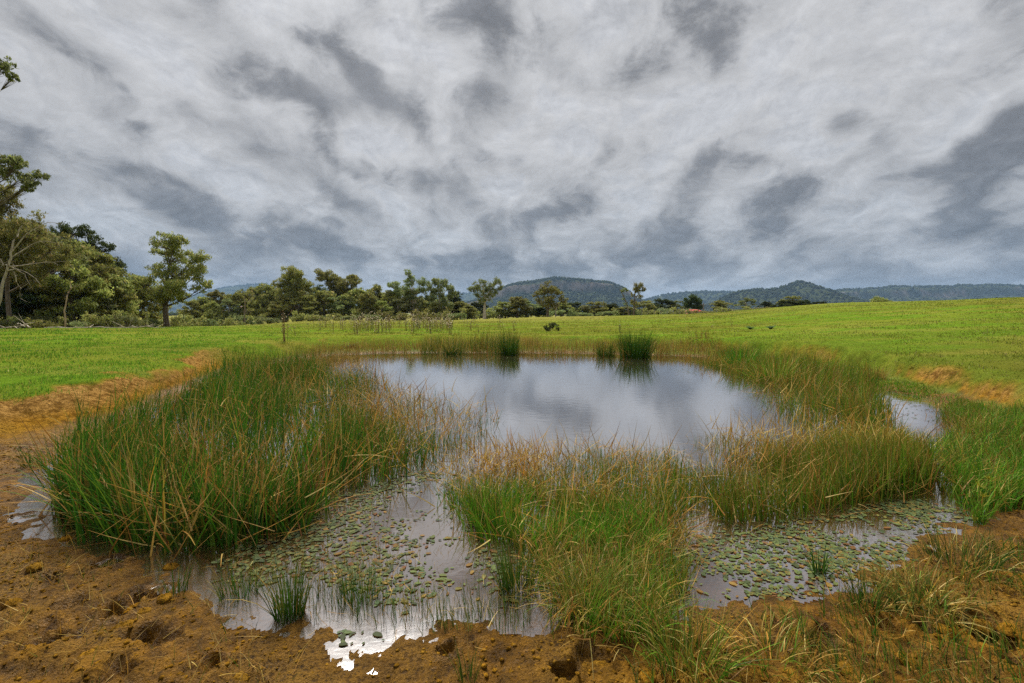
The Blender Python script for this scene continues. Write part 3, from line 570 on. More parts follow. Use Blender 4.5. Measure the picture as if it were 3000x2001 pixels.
TS = [
 ('rush_clump', 'large dark green rush clump at the far edge of open water, mirrored below', 'rush', 1860, 1046, 1.12, 620, .55, GREEN_RUSH, GREEN_RUSH, .22, .22, .012, .06),
 ('rush_clump', 'fan-shaped dark rush clump left of the open far shoreline', 'rush', 1490, 1040, .98, 260, .28, GREEN_RUSH, GREEN_RUSH, .28, .25, .012, .08),
 ('rush_clump', 'dark rush clump at the left end of the far fringe', 'rush', 1330, 1038, .85, 200, .3, GREEN_RUSH, DEAD, .16, .2, .012, .15),
 ('rush_clump', 'green rush clump beside the largest clump on the far shore', 'rush', 1775, 1043, .72, 220, .35, GREEN_RUSH, SEDGE, .2, .25, .011, .1),
 ('rush_clump', 'bright green rush clump with broad blades at the right water edge', 'rush', 2170, 1080, .85, 260, .4, FRESH, GREEN_RUSH, .3, .4, .012, .12),
 ('rush_clump', 'tall green clump with straw stems right of open water', 'rush', 2270, 1120, .85, 280, .38, FRESH, DEAD, .35, .4, .010, .25),
 ('sedge_tussock', 'arching tussock with orange dead leaves in the middle foreground', 'sedge', 1720, 1770, .42, 420, .16, SEDGE, BROWN, .5, .95, .0042, .45),
 ('sedge_tussock', 'straw tussock flopping over towards the right-hand pondweed', 'sedge', 1930, 1560, .46, 380, .17, SEDGE, DEAD, .55, 1.1, .0045, .6),
 ('sedge_tussock', 'green tussock behind the orange tussock', 'sedge', 1820, 1640, .42, 260, .15, FRESH, SEDGE, .35, .7, .0045, .15),
 ('sedge_tussock', 'upright green tuft left of the orange tussock', 'sedge', 1510, 1720, .36, 170, .10, GREEN_RUSH, SEDGE, .18, .3, .0038, .1),
 ('sedge_tussock', 'thin dark tuft at the edge of the leafy water grass', 'sedge', 1420, 1520, .46, 160, .10, GREEN_RUSH, DEAD, .2, .3, .0045, .2),
 ('sedge_tussock', 'upright green tuft with brown tips in the left shallows', 'sedge', 850, 1800, .36, 210, .075, GREEN_RUSH, BROWN, .17, .25, .0035, .15),
 ('sedge_tussock', 'short tuft standing in the brown puddle', 'sedge', 1050, 1760, .22, 110, .11, GREEN_RUSH, GREEN_RUSH, .14, .2, .0032, .05),
 ('sedge_tussock', 'small tuft left of the brown-tipped tuft', 'sedge', 700, 1740, .22, 100, .10, GREEN_RUSH, DEAD, .2, .3, .0032, .1),
 ('sedge_tussock', 'lone dark tuft in the middle of the right-hand pondweed', 'sedge', 2400, 1680, .22, 60, .035, GREEN_RUSH, GREEN_RUSH, .3, .4, .0042, .05),
 ('sedge_tussock', 'green tuft at the left end of the right-hand pondweed', 'sedge', 1960, 1720, .26, 150, .10, FRESH, SEDGE, .2, .4, .0038, .1),
 ('sedge_tussock', 'dry brown tussock on the mud in the bottom right', 'sedge', 2700, 1780, .30, 260, .15, SEDGE, RUST, .5, .9, .0045, .45),
 ('sedge_tussock', 'dark green tuft on wet sand below the right-hand pondweed', 'sedge', 2540, 1790, .26, 110, .08, GREEN_RUSH, BROWN, .4, .6, .0038, .2),
 ('sedge_tussock', 'dark rush tuft at the right margin of the shallow pool', 'sedge', 2820, 1660, .32, 260, .2, GREEN_RUSH, BROWN, .4, .6, .0038, .35),
 ('sedge_tussock', 'rust tussock at the lower edge of the picture, right of centre', 'sedge', 2020, 1960, .30, 260, .18, GREENISH, RUST, .4, .7, .0042, .3),
 ('sedge_tussock', 'green tussock growing from sand below the orange tussock', 'sedge', 1850, 1850, .34, 240, .16, FRESH, SEDGE, .35, .6, .0038, .3),
 ('sedge_tussock', 'straw tuft beside the rust tussock at the lower edge', 'sedge', 2260, 1960, .26, 180, .16, GREENISH, DEAD, .45, .8, .004, .3),
 ('sedge_tussock', 'thin dark stems rising from the bottom edge of the mud', 'sedge', 1370, 1990, .20, 34, .05, GREEN_RUSH, DEAD, .25, .3, .003, .25),
 ('sedge_tussock', 'lone thin rush tuft on the left-hand mud by a water patch', 'sedge', 90, 1370, .30, 60, .07, GREEN_RUSH, GREEN_RUSH, .45, .4, .004, .1),
 ('sedge_tussock', 'tiny tuft on the mud left of the pondweed', 'sedge', 520, 1740, .18, 40, .05, GREEN_RUSH, GREEN_RUSH, .25, .3, .0032, .1),
 ('sedge_tussock', 'rusty grass clump beside the right-hand side pool', 'sedge', 2860, 1290, .42, 330, .28, BROWN, DEAD, .35, .5, .0065, .3),
 ('sedge_tussock', 'rounded green sedge tussock on the right-hand margin', 'sedge', 2900, 1440, .40, 420, .24, FRESH, FRESH, .45, .9, .0055, .08),
 ('sedge_tussock', 'dark brown tuft above the right-hand sedges near the scarp', 'sedge', 2560, 1115, .40, 240, .22, BROWN, BROWN, .35, .4, .008, .3),
]
for k, (nm, lb, ct, px, py, h, n, sp, pal, tips, ln, bd, w_, dd) in enumerate(TS):
    tussock(nm, lb, ct, px, py, h, n, sp, pal, tips, 300 + k, ln, bd, w_, dd, group='rush clumps at the far water edge' if nm == 'rush_clump' else 'tussocks in the shallows and on the mud')

# ------------------------------------------------------------------ pasture grass
def pasture_grass(name, label, n, r0, r1, u0, u1, h, seed, pal, wk=.0011):
    r = np.random.default_rng(seed); rad = np.exp(r.uniform(math.log(r0), math.log(r1), n)); u = r.uniform(u0, u1, n)
    y = rad; x = u * rad
    soft = np.minimum(1, np.log(r1 / rad) * 2.2) * np.clip(np.minimum(u - u0, u1 - u) * 6, 0, 1); sel = r.random(n) < soft; x, y = x[sel], y[sel]; n = len(x)
    z, g_, w_, b_, s_ = ground_z(x, y, True)
    ok = (g_ > .45) & (r.random(n) < .35 + .65 * sstep(-.35, .45, fbm(x * .9, y * .9, 4, 17))); x, y, z = x[ok], y[ok], z[ok]; k = len(x)
    dist = np.hypot(x, y); hh = h * r.uniform(.5, 1.3, k) * np.clip(1 + 1.3 * fbm(x * 1.2, y * 1.2, 3, 19), .45, 2.2)
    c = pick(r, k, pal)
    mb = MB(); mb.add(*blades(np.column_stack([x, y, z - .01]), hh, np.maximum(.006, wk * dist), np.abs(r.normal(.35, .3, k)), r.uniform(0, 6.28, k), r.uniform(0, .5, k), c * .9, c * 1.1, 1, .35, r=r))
    o = mb.build(name, M_grass); tag(o, label, kind='stuff')
PG = [(5, (.095, .19, .014)), (4, (.13, .235, .018)), (2, (.06, .135, .012)), (2, (.18, .205, .03)), (.6, (.26, .23, .07))]
PR = [(4, (.145, .185, .018)), (4, (.175, .205, .022)), (3, (.20, .20, .03)), (1.5, (.10, .145, .015)), (1.4, (.27, .23, .08))]
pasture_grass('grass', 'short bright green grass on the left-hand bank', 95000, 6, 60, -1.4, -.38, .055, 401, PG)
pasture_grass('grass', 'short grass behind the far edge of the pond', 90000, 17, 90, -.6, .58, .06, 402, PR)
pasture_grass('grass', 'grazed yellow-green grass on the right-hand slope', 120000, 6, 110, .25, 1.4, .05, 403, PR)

# ------------------------------------------------------------------ pondweed: floating oval leaves
def leaf_mesh(name, col, seed, L=.027, Wd=.0145):
    r = np.random.default_rng(seed); n = 10; a = np.arange(n) / n * 2 * math.pi
    x = L * np.cos(a) * (1 + .06 * r.normal(size=n)); y = Wd * np.sin(a) * (1 - .22 * np.cos(a)); z = .0018 * (y / Wd) ** 2 + r.normal(0, .0008, n)
    V = np.vstack([np.column_stack([x, y, z]), [[-L * .4, 0, -.0005], [L * .35, 0, -.0005]]])
    F = [(k, (k + 1) % n, 11 if math.cos((k + .5) / n * 6.283) > 0 else 10) for k in range(n)]
    C = np.array(col) * r.uniform(.85, 1.15, (len(V), 1)); edge = np.array(col) * np.array([1.35, 1.0, .7])
    C[:n] = C[:n] * .75 + edge * .25
    # close the small gap across the midrib
    F += [(2, 10, 11), (3, 10, 2)]
    F += [(8, 11, 10)]
    return V, np.array(F), C
LEAFC = [(.085, .115, .045), (.105, .135, .045), (.065, .095, .045), (.15, .14, .04), (.20, .13, .035), (.045, .058, .026), (.13, .065, .025)]
leaf_md = []
for k, c in enumerate(LEAFC):
    V, F, C = leaf_mesh('floating_leaf', c, 500 + k); leaf_md.append((V, F, C, mesh_data('floating_leaf', V, F, M_float, col=C, smooth=True)))
def pondweed(label, px, n, seed, prob):
    r = np.random.default_rng(seed); q = in_poly(r, n, px, 0, 1.0, 2.3)
    g_ = ground_z(q[:, 0], q[:, 1]); q = q[g_ < .004]
    d = np.hypot(q[:, 0], q[:, 1]); q = q[np.argsort(d)]
    c = q.mean(0); root = link('pondweed', None, None, (c[0], c[1], 0)); tag(root, label, 'pondweed', 'beds of floating pondweed')
    kind = r.choice(len(LEAFC), len(q), p=prob); rot = r.normal(0.3, .9, len(q)); scl = np.clip(np.exp(r.normal(-.58, .34, len(q))), .35, 1.15); rx, ry = r.normal(0, .05, (2, len(q)))
    for k in range(min(300, len(q))):
        o = link('leaf', leaf_md[kind[k]][3], root, (q[k, 0] - c[0], q[k, 1] - c[1], .005)); o.rotation_euler = (rx[k], ry[k], rot[k]); o.scale = (scl[k],) * 3
    mb = MB()
    for k in range(300, len(q)):
        V, F, C, _ = leaf_md[kind[k]]; ca, sa = math.cos(rot[k]), math.sin(rot[k])
        X = V * scl[k]; X = np.column_stack([X[:, 0] * ca - X[:, 1] * sa, X[:, 0] * sa + X[:, 1] * ca, X[:, 2] + rx[k] * X[:, 1] + .005]) + [q[k, 0] - c[0], q[k, 1] - c[1], 0]
        mb.add(X, F, C * r.uniform(.8, 1.2))
    if mb.n:
        o = mb.build('leaves', M_float, root, smooth=True); o['kind'] = 'stuff'
pr = np.array([4, 4, 3, 2, 1.3, 3, 1.5]); pr /= pr.sum()
pondweed('bed of pale green oval floating leaves in front of the left rushes', [(620, 1650), (760, 1580), (900, 1490), (1080, 1430), (1230, 1375), (1290, 1390), (1330, 1480), (1380, 1570), (1540, 1640), (1560, 1780), (1380, 1820), (1180, 1800), (1060, 1720), (850, 1690), (720, 1720)], 2300, 511, pr)
pondweed('bed of dull green oval floating leaves in the shallow pool on the right', [(1960, 1640), (2060, 1580), (2200, 1545), (2420, 1515), (2620, 1470), (2760, 1460), (2830, 1520), (2700, 1600), (2560, 1660), (2420, 1720), (2250, 1765), (2050, 1750), (1960, 1710)], 2700, 512, pr)
pondweed('dark specks of floating leaves in the small side pool on the right', [(2630, 1150), (2740, 1165), (2790, 1200), (2780, 1260), (2680, 1250), (2620, 1200)], 110, 515, np.array([1, 0, 1, 0, 0, 4, 2]) / 8)
pondweed('few dark floating leaves in the white glinting puddle', [(960, 1850), (1060, 1850), (1130, 1860), (1100, 1900), (1040, 1905), (1000, 1890)], 14, 513, np.array([1, 0, 2, 0, 0, 4, 0]) / 7)
pondweed('thin scatter of floating leaves at the far margin below the fringe', [(1100, 1046), (1400, 1040), (1800, 1052), (2200, 1130), (2330, 1180), (2250, 1190), (2050, 1080), (1700, 1058), (1300, 1050)], 650, 514, np.array([2, 2, 1, 1, 1, 0, 0]) / 7)

# ------------------------------------------------------------------ clods and crumbs on the mud
def clod(seed, sub=1):
    """a broken, angular crumb of earth"""
    r = np.random.default_rng(seed); V, F = crown_blob(seed); V = V * r.uniform(.55, 1.35, V.shape); V[:, 2] *= .55
    F = np.vstack([F, [(6, 8, 7), (6, 9, 8), (6, 10, 9)]])
    return V, F
def lump(seed):
    """a rough clod: many small facets pushed in and out"""
    r = np.random.default_rng(seed); nu, nv = 14, 8; u = np.arange(nu) / nu * 6.2832; v = np.linspace(-.5, 1.5, nv)
    U, Vv = np.meshgrid(u, v, indexing='ij'); k = 1 + .34 * fbm(U * 1.3 + seed, Vv * 2.2, 3, seed, .7) + r.normal(0, .07, U.shape)
    X = np.stack([np.cos(U) * np.cos(Vv) * k, np.sin(U) * np.cos(Vv) * k, np.sin(Vv) * k * .7], -1).reshape(-1, 3)
    i = np.arange(nu)[:, None]; j = np.arange(nv - 1)[None]; i2 = (i + 1) % nu
    return X, np.stack([i * nv + j, i2 * nv + j, i2 * nv + j + 1, i * nv + j + 1], -1).reshape(-1, 4)
cr = np.random.default_rng(61); cl_md = [mesh_data('mud_clod', *lump(600 + k), M_ground) for k in range(6)]
mudp = [(-200, 1350), (100, 1300), (60, 1480), (330, 1650), (560, 1740), (880, 1850), (1010, 1930), (1200, 1880), (1500, 1850), (2000, 1830), (2400, 1780), (2700, 1640), (2950, 1520), (3300, 1420), (3300, 2150), (-200, 2150)]
q = in_poly(cr, 5200, mudp, 0, .6, 1.2); q = q[sdist(q[:, 0], q[:, 1], SHORE) > .06]; sz = np.exp(cr.normal(math.log(.0065), .6, len(q))); sz = np.minimum(sz, .017)
zz = ground_z(q[:, 0], q[:, 1]); mb = MB()
for s in range(6):
    V, F = clod(600 + s); kk = np.where(np.arange(len(q)) % 6 == s)[0]
    a = cr.uniform(0, 6.28, len(kk)); ca, sa = np.cos(a)[:, None], np.sin(a)[:, None]
    X = np.stack([V[None, :, 0] * ca - V[None, :, 1] * sa, V[None, :, 0] * sa + V[None, :, 1] * ca, np.broadcast_to(V[None, :, 2], (len(kk), len(V)))], -1) * sz[kk][:, None, None]
    X += np.column_stack([q[kk], zz[kk]])[:, None]
    mb.add(X.reshape(-1, 3), (F[None] + (np.arange(len(kk)) * len(V))[:, None, None]).reshape(-1, 3))
o = mb.build('mud_crumbs', M_ground); tag(o, 'loose crumbs of ochre mud scattered over the shore', kind='stuff')
CL2 = [(500, 1640, .05), (390, 1735, .045), (480, 1740, .04), (360, 1812, .04), (330, 1625, .04), (1760, 1930, .06), (1640, 1940, .045), (420, 1770, .035), (2880, 1800, .06), (2780, 1850, .05), (2960, 1850, .05), (80, 1620, .04), (100, 1655, .045), (1900, 1985, .04), (700, 1960, .04), (260, 1900, .035), (2650, 1920, .05), (190, 1560, .04), (2480, 1950, .045), (40, 1760, .04)]
for k, (px, py, s) in enumerate(CL2):
    c = at(px, py, .05); o = link('mud_clod', cl_md[k % 6], None, (c[0], c[1], gz(*c))); o.scale = (s * 1.15, s * .9, s * .75); o.rotation_euler = (0, 0, k * 1.3)
    tag(o, 'crumbly ochre clod thrown up beside a hoof print in the mud', 'clod', 'larger clods on the muddy shore')

# ==TREES==
# ------------------------------------------------------------------ trees
PALE = np.array((.50, .44, .37)); GREYB = np.array((.20, .16, .125)); DARKB = np.array((.085, .06, .045))
OLIVE = [(4, (0.238, 0.254, 0.066)), (3, (0.301, 0.301, 0.083)), (2, (0.167, 0.191, 0.054)), (1, (0.396, 0.332, 0.136))]
GUM = [(4, (0.199, 0.238, 0.086)), (3, (0.254, 0.286, 0.104)), (2, (0.136, 0.167, 0.064)), (1, (0.318, 0.318, 0.142))]
DARKL = [(4, (.060, .082, .026)), (3, (.082, .105, .032)), (2, (.042, .060, .020))]
LIGHTL = [(4, (0.262, 0.282, 0.068)), (3, (0.314, 0.314, 0.087)), (2, (0.183, 0.209, 0.053))]
def bezier(a, b, c, n=6):
    t = np.linspace(0, 1, n)[:, None]; return (1 - t) ** 2 * a + 2 * t * (1 - t) * b + t * t * c
DENS = 1.65
def crown_leaves(mb, r, pads, L, pal, dens):
    """pads: (centre, radius); drooping leaf sprays spread through each pad"""
    for c, pr_ in pads:
        n = max(12, int(dens * DENS * pr_ ** 2)); d = r.normal(size=(n, 3)); d /= np.linalg.norm(d, axis=1)[:, None]
        d *= (r.random(n) ** .5 * (1 + .35 * r.random(n) ** 6))[:, None] * pr_; d[:, 2] *= .8
        p = c + d
        ax = r.normal(size=(n, 3)); ax[:, 2] = -np.abs(ax[:, 2]) - .5; ax /= np.linalg.norm(ax, axis=1)[:, None]
        sd_ = np.cross(ax, r.normal(size=(n, 3))); sd_ /= np.linalg.norm(sd_, axis=1)[:, None]
        l = L * 1.55 * r.uniform(.6, 1.3, n)[:, None]; w_ = l * r.uniform(.26, .42, n)[:, None]
        V = np.stack([p - ax * l * .5, p + sd_ * w_ * .5 - ax * l * .05, p + ax * l * .5, p - sd_ * w_ * .5 - ax * l * .05], 1).reshape(-1, 3)
        col = pick(r, n, pal, .3) * r.uniform(.85, 1.15)
        mb.add(V, np.arange(4 * n).reshape(n, 4), np.repeat(col, 4, 0))
def tree_data(seed, lobes, H, trunk_top, bark, pal, L=.26, dens=95, tr=None, lean=(0, 0), forks=1, twig=True, nsub=1.):
    """lobes: (x, y, z, radius) in metres about the base. Gives (trunk mesh, crown mesh)"""
    r = np.random.default_rng(seed); tb, cb = MB(), MB(); tr = tr or H * .028; base = np.array([0, 0, -.4])
    lob = np.array(lobes, float); top = np.array([lean[0] + lob[:, 0].mean() * .5, lean[1], trunk_top])
    mid = np.array([r.normal(0, .03) * H, r.normal(0, .02) * H, trunk_top * .5])
    tk = bezier(base, mid, top, 9); trr = np.linspace(tr * 1.25, tr * .45, 9); trr[0] *= 1.3
    tb.tube(tk, trr, 8, bark)
    for (x, y, z, rad) in lob:
        c = np.array([x, y, z]); hor = math.hypot(x - tk[-1, 0], y - tk[-1, 1])
        zs = min(trunk_top * .98, max(trunk_top * .35, z - .75 * hor - .3 * rad)); k = int(np.argmin(np.abs(tk[:, 2] - zs))); s = tk[k]
        md = s * .45 + c * .55 + np.array([0, 0, -.12 * hor]) + r.normal(0, .05 * H * .3, 3)
        pth = bezier(s, md, c, 6); lr = min(trr[k] * .62, tr * .16 + rad * .045); tb.tube(pth, np.linspace(lr, lr * .3, 6), 5, bark)
        pads = []; ns = max(6, int((9 + 4.5 * rad) * nsub))
        for q_ in range(ns):
            d = r.normal(size=3); d /= np.linalg.norm(d); d[2] = d[2] * .75 + .1
            pc = c + d * rad * r.uniform(.35, .92); pads.append((pc, rad * r.uniform(.2, .46)))
            if twig: tb.tube(bezier(pth[-2], (pth[-2] + pc) / 2 + [0, 0, -.1 * rad], pc, 4), np.linspace(lr * .3, lr * .08, 4), 3, bark)
        crown_leaves(cb, r, pads, L, pal, dens)
    return tb.data('trunk', M_bark, smooth=True), cb.data('crown', M_leaf)
def rand_lobes(seed, H, Wd, n, z0):
    """lobes of a rounded but uneven crown: big masses low and wide, small ones breaking the outline"""
    r = np.random.default_rng(seed); out_ = []
    for k in range(n):
        t = (k + .5) / n; z = H * (z0 + (.90 - z0) * t); prof = math.sqrt(max(.05, 1 - ((t - .38) / .66) ** 2))
        a = k * 2.4 + r.normal(0, .6); rr = Wd * .5 * prof * r.uniform(.25, .78)
        out_.append((rr * math.cos(a), rr * math.sin(a), z + r.normal(0, .03 * H), Wd * r.uniform(.13, .24)))
    out_.append((r.normal(0, .08) * Wd, 0, H * .92, Wd * .14))
    return out_
VAR = {}
for k in range(4): VAR['olive%d' % k] = tree_data(700 + k, rand_lobes(700 + k, 10, 8, 15, .2), 10, 6.8, GREYB, OLIVE, L=.30)
for k in range(4): VAR['gum%d' % k] = tree_data(710 + k, rand_lobes(710 + k, 10, 7, 10, .36), 10, 7.2, PALE, GUM, L=.28)
for k in range(2): VAR['dark%d' % k] = tree_data(720 + k, rand_lobes(720 + k, 10, 9, 14, .25), 10, 7, DARKB, DARKL, L=.30)
for k in range(2): VAR['light%d' % k] = tree_data(730 + k, rand_lobes(730 + k, 10, 8, 12, .15), 10, 6.5, GREYB, LIGHTL, L=.30)
def shrub_data(seed, pal):
    r = np.random.default_rng(seed); lob = [(r.normal(0, .7), r.normal(0, .5), r.uniform(.35, 1.35), r.uniform(.45, .75)) for _ in range(9)]
    return tree_data(seed, lob, 2, .9, GREYB, pal, L=.16, dens=160, tr=.05, twig=False)
SHR = [shrub_data(740, DARKL), shrub_data(741, OLIVE), shrub_data(742, GUM)]
def put_tree(name, label, cat, data, loc, sxy=1., sz=1., rot=0., group=None):
    root = link(name, None, None, loc); root.rotation_euler = (0, 0, rot); root.scale = (sxy, sxy, sz)
    link('trunk', data[0], root); link('crown', data[1], root)
    return tag(root, label, cat, group)
def place(name, label, cat, var, px, top, depth, wpx, group=None, rot=None, Hmin=1.):
    b = atd(px, HORIZON, depth); z = gz(b[0], b[1]); H = atd(px, top, depth)[2] - z
    Wd = {'o': 8., 'g': 7., 'd': 9., 'l': 8.}[var[0]]; wm = wpx / FOC * depth
    return put_tree(name, label, cat, VAR[var], (b[0], b[1], z), wm / Wd * 1.2, max(H, Hmin) / 9.9, random.uniform(0, 6.28) if rot is None else rot, group)
def survey_tree(name, label, cat, box, scale, lobes, base, depth, bark, pal, seed, trunk_frac=.72, L=.22, dens=120, lean=0., tr=None, nsub=1., deepz=.35):
    """a tree whose limbs were read off the photograph: lobes (x, y, radius) in that crop's pixels, given real size at its distance"""
    r = np.random.default_rng(seed); f = lambda x, y: (box[0] + x / scale, box[1] + y / scale)
    bp = f(*base); b = atd(bp[0], HORIZON, depth); z = gz(b[0], b[1]); lob = []
    for (x, y, rr) in lobes:
        p = atd(*f(x, y), depth); rad = rr / scale / FOC * depth
        rad *= 1.30; lob.append((p[0] - b[0], r.normal(0, deepz) * 1.4 * rad, p[2] - z, rad))
    H = max(l[2] + l[3] for l in lob)
    data = tree_data(seed, lob, H, H * trunk_frac, bark, pal, L, dens, lean=(lean, 0), tr=tr, nsub=nsub)
    return put_tree(name, label, cat, data, (b[0], b[1], z))
B1, S1 = (0, 400), 1.96
survey_tree('gum_tree', 'lone rounded gum tree with dark trunk on the crest left of the woodland', 'tree', B1, S1,
    [(960, 620, 62), (1015, 610, 52), (900, 645, 48), (975, 695, 62), (1120, 695, 48), (1155, 690, 34), (1085, 765, 58), (1135, 800, 44), (1000, 795, 66), (930, 850, 52), (885, 770, 40), (840, 835, 46), (795, 835, 40), (855, 885, 48), (1080, 880, 62), (1000, 900, 56), (1180, 870, 42), (1215, 860, 26), (960, 930, 40), (1060, 930, 44), (905, 905, 40)],
    (955, 1088), 50, GREYB * .75, OLIVE, 801, .62, L=.17, dens=260, tr=.24)
survey_tree('gum_tree', 'tall broad olive gum filling the left edge of the grove', 'tree', B1, S1,
    [(60, 380, 80), (0, 430, 90), (150, 510, 70), (80, 560, 100), (250, 560, 75), (330, 620, 66), (180, 660, 90), (370, 690, 56), (40, 700, 90), (280, 720, 70), (-80, 480, 110), (-60, 640, 110), (120, 780, 80), (220, 800, 70), (20, 330, 50)],
    (60, 1075), 40, GREYB, OLIVE, 802, .7, L=.17, dens=210, tr=.15)
survey_tree('dark_tree', 'dark green spreading tree rising behind the left grove', 'tree', B1, S1,
    [(430, 545, 46), (490, 545, 42), (380, 580, 44), (560, 612, 46), (605, 645, 40), (470, 630, 56), (520, 680, 46), (600, 725, 40), (450, 690, 50), (560, 745, 46), (645, 775, 40), (340, 560, 40), (690, 780, 32), (420, 780, 60), (520, 800, 60)],
    (500, 1090), 58, DARKB, DARKL, 803, .7, L=.2, dens=220, tr=.26)
survey_tree('gum_tree', 'overhanging gum branches reaching in at the upper left edge', 'tree', B1, S1,
    [(70, 150, 44), (140, 165, 36), (185, 205, 32), (110, 240, 40), (190, 275, 26), (150, 300, 24), (30, 210, 44), (10, 130, 34), (15, -385, 38), (48, -345, 26), (-20, -430, 44), (5, -310, 24), (-280, -420, 110), (-260, 60, 90), (-380, -100, 120), (-340, 150, 100)],
    (-460, 1100), 27, GREYB * .8, GUM, 804, .74, L=.15, dens=300, tr=.2, nsub=1.4)
B2, S2 = (650, 700), 2.94
survey_tree('gum_tree', 'big round-headed gum at the left end of the central woodland', 'tree', B2, S2,
    [(600, 300, 60), (665, 320, 58), (540, 345, 52), (705, 385, 58), (560, 400, 60), (640, 400, 70), (765, 425, 46), (500, 390, 42), (620, 480, 70), (700, 500, 60), (540, 490, 60), (780, 500, 40)], (650, 705), 100, GREYB, OLIVE, 811, .7, L=.28, dens=110)
survey_tree('gum_tree', 'tall twin-crowned gum behind the middle of the woodland', 'tree', B2, S2,
    [(900, 320, 60), (850, 330, 44), (980, 350, 56), (1095, 330, 46), (1140, 355, 48), (940, 400, 66), (1060, 390, 50), (1020, 460, 70), (1150, 400, 40), (900, 470, 60), (1100, 470, 60)], (1000, 705), 112, GREYB, OLIVE, 812, .66, L=.3, dens=100)
survey_tree('gum_tree', 'open gum with white forked trunk behind the thistles', 'tree', B2, S2,
    [(1600, 292, 30), (1640, 350, 40), (1600, 385, 44), (1740, 370, 46), (1705, 430, 42), (1490, 400, 44), (1560, 470, 50), (1640, 500, 44), (1750, 450, 34), (1440, 390, 30), (1480, 480, 46)], (1690, 690), 98, PALE * 1.25, GUM, 813, .5, L=.24, dens=120, tr=.3)
survey_tree('gum_tree', 'grey-green bell-shaped gum right of the white-trunked gum', 'tree', B2, S2,
    [(1840, 370, 48), (1900, 395, 50), (1800, 430, 46), (1960, 415, 40), (1860, 470, 60), (1900, 540, 50), (1990, 480, 44), (1800, 510, 44), (1950, 560, 44), (1840, 560, 44)], (1875, 690), 98, PALE, GUM, 814, .66, L=.26, dens=110, tr=.22)
B3, S3 = (1350, 700), 2.94
survey_tree('gum_tree', 'isolated gum with twin white trunks left of the mesa', 'tree', B3, S3,
    [(180, 390, 46), (310, 370, 42), (255, 430, 48), (120, 420, 38), (335, 415, 30), (150, 480, 42), (220, 500, 46), (95, 440, 28), (280, 470, 40), (190, 440, 44), (180, 540, 40)], (205, 690), 95, PALE * 1.25, GUM, 821, .52, L=.22, dens=130, tr=.3)
survey_tree('gum_tree', 'broad layered gum standing in front of the mesa', 'tree', B3, S3,
    [(750, 415, 48), (800, 450, 48), (700, 470, 42), (650, 485, 30), (845, 470, 30), (760, 530, 52), (885, 525, 36), (720, 560, 46), (665, 530, 30), (800, 560, 44), (740, 460, 40)], (745, 680), 96, GREYB, OLIVE, 822, .6, L=.23, dens=130, tr=.24)
survey_tree('gum_tree', 'slender gum with a small round top right of the mesa', 'tree', B3, S3,
    [(1530, 410, 38), (1500, 435, 26), (1568, 435, 24), (1475, 480, 20), (1500, 560, 28), (1545, 500, 22), (1530, 450, 28), (1470, 540, 16)], (1490, 680), 92, GREYB, OLIVE, 823, .86, L=.2, dens=170, tr=.16)
survey_tree('gum_tree', 'thin leaning half-dead gum beside the slender gum', 'tree', B3, S3,
    [(1405, 438, 22), (1385, 450, 14), (1425, 445, 14), (1420, 560, 20), (1400, 520, 12)], (1450, 680), 92, GREYB * 1.3, GUM, 824, .9, L=.18, dens=110, tr=.13, lean=-1.5)
survey_tree('dark_tree', 'dark dome-shaped tree above the red roof', 'tree', B3, S3,
    [(2000, 520, 42), (2050, 535, 38), (1955, 545, 36), (2010, 580, 50), (2070, 580, 34), (1930, 580, 34)], (2010, 690), 118, DARKB, DARKL, 825, .6, L=.28, dens=150)
survey_tree('gum_tree', 'rounded bush-like tree peeking over the right-hand crest', 'tree', (2100, 700), 2.612,
    [(1220, 480, 34), (1270, 478, 34), (1310, 486, 26), (1190, 492, 20), (1340, 492, 16), (1250, 500, 40)], (1260, 560), 118, GREYB, OLIVE, 826, .6, L=.26, dens=170)

ORD = ['first', 'second', 'third', 'fourth', 'fifth', 'sixth', 'seventh', 'eighth', 'ninth', 'tenth', 'eleventh', 'twelfth', 'thirteenth', 'fourteenth', 'fifteenth', 'sixteenth', 'seventeenth', 'eighteenth', 'nineteenth', 'twentieth'] + ['twenty-' + w for w in ('first', 'second', 'third', 'fourth', 'fifth', 'sixth', 'seventh', 'eighth', 'ninth')] + ['thirtieth', 'thirty-first', 'thirty-second', 'thirty-third', 'thirty-fourth']
tone = {'o': 'olive', 'g': 'grey-green', 'd': 'dark green', 'l': 'pale yellow-green'}
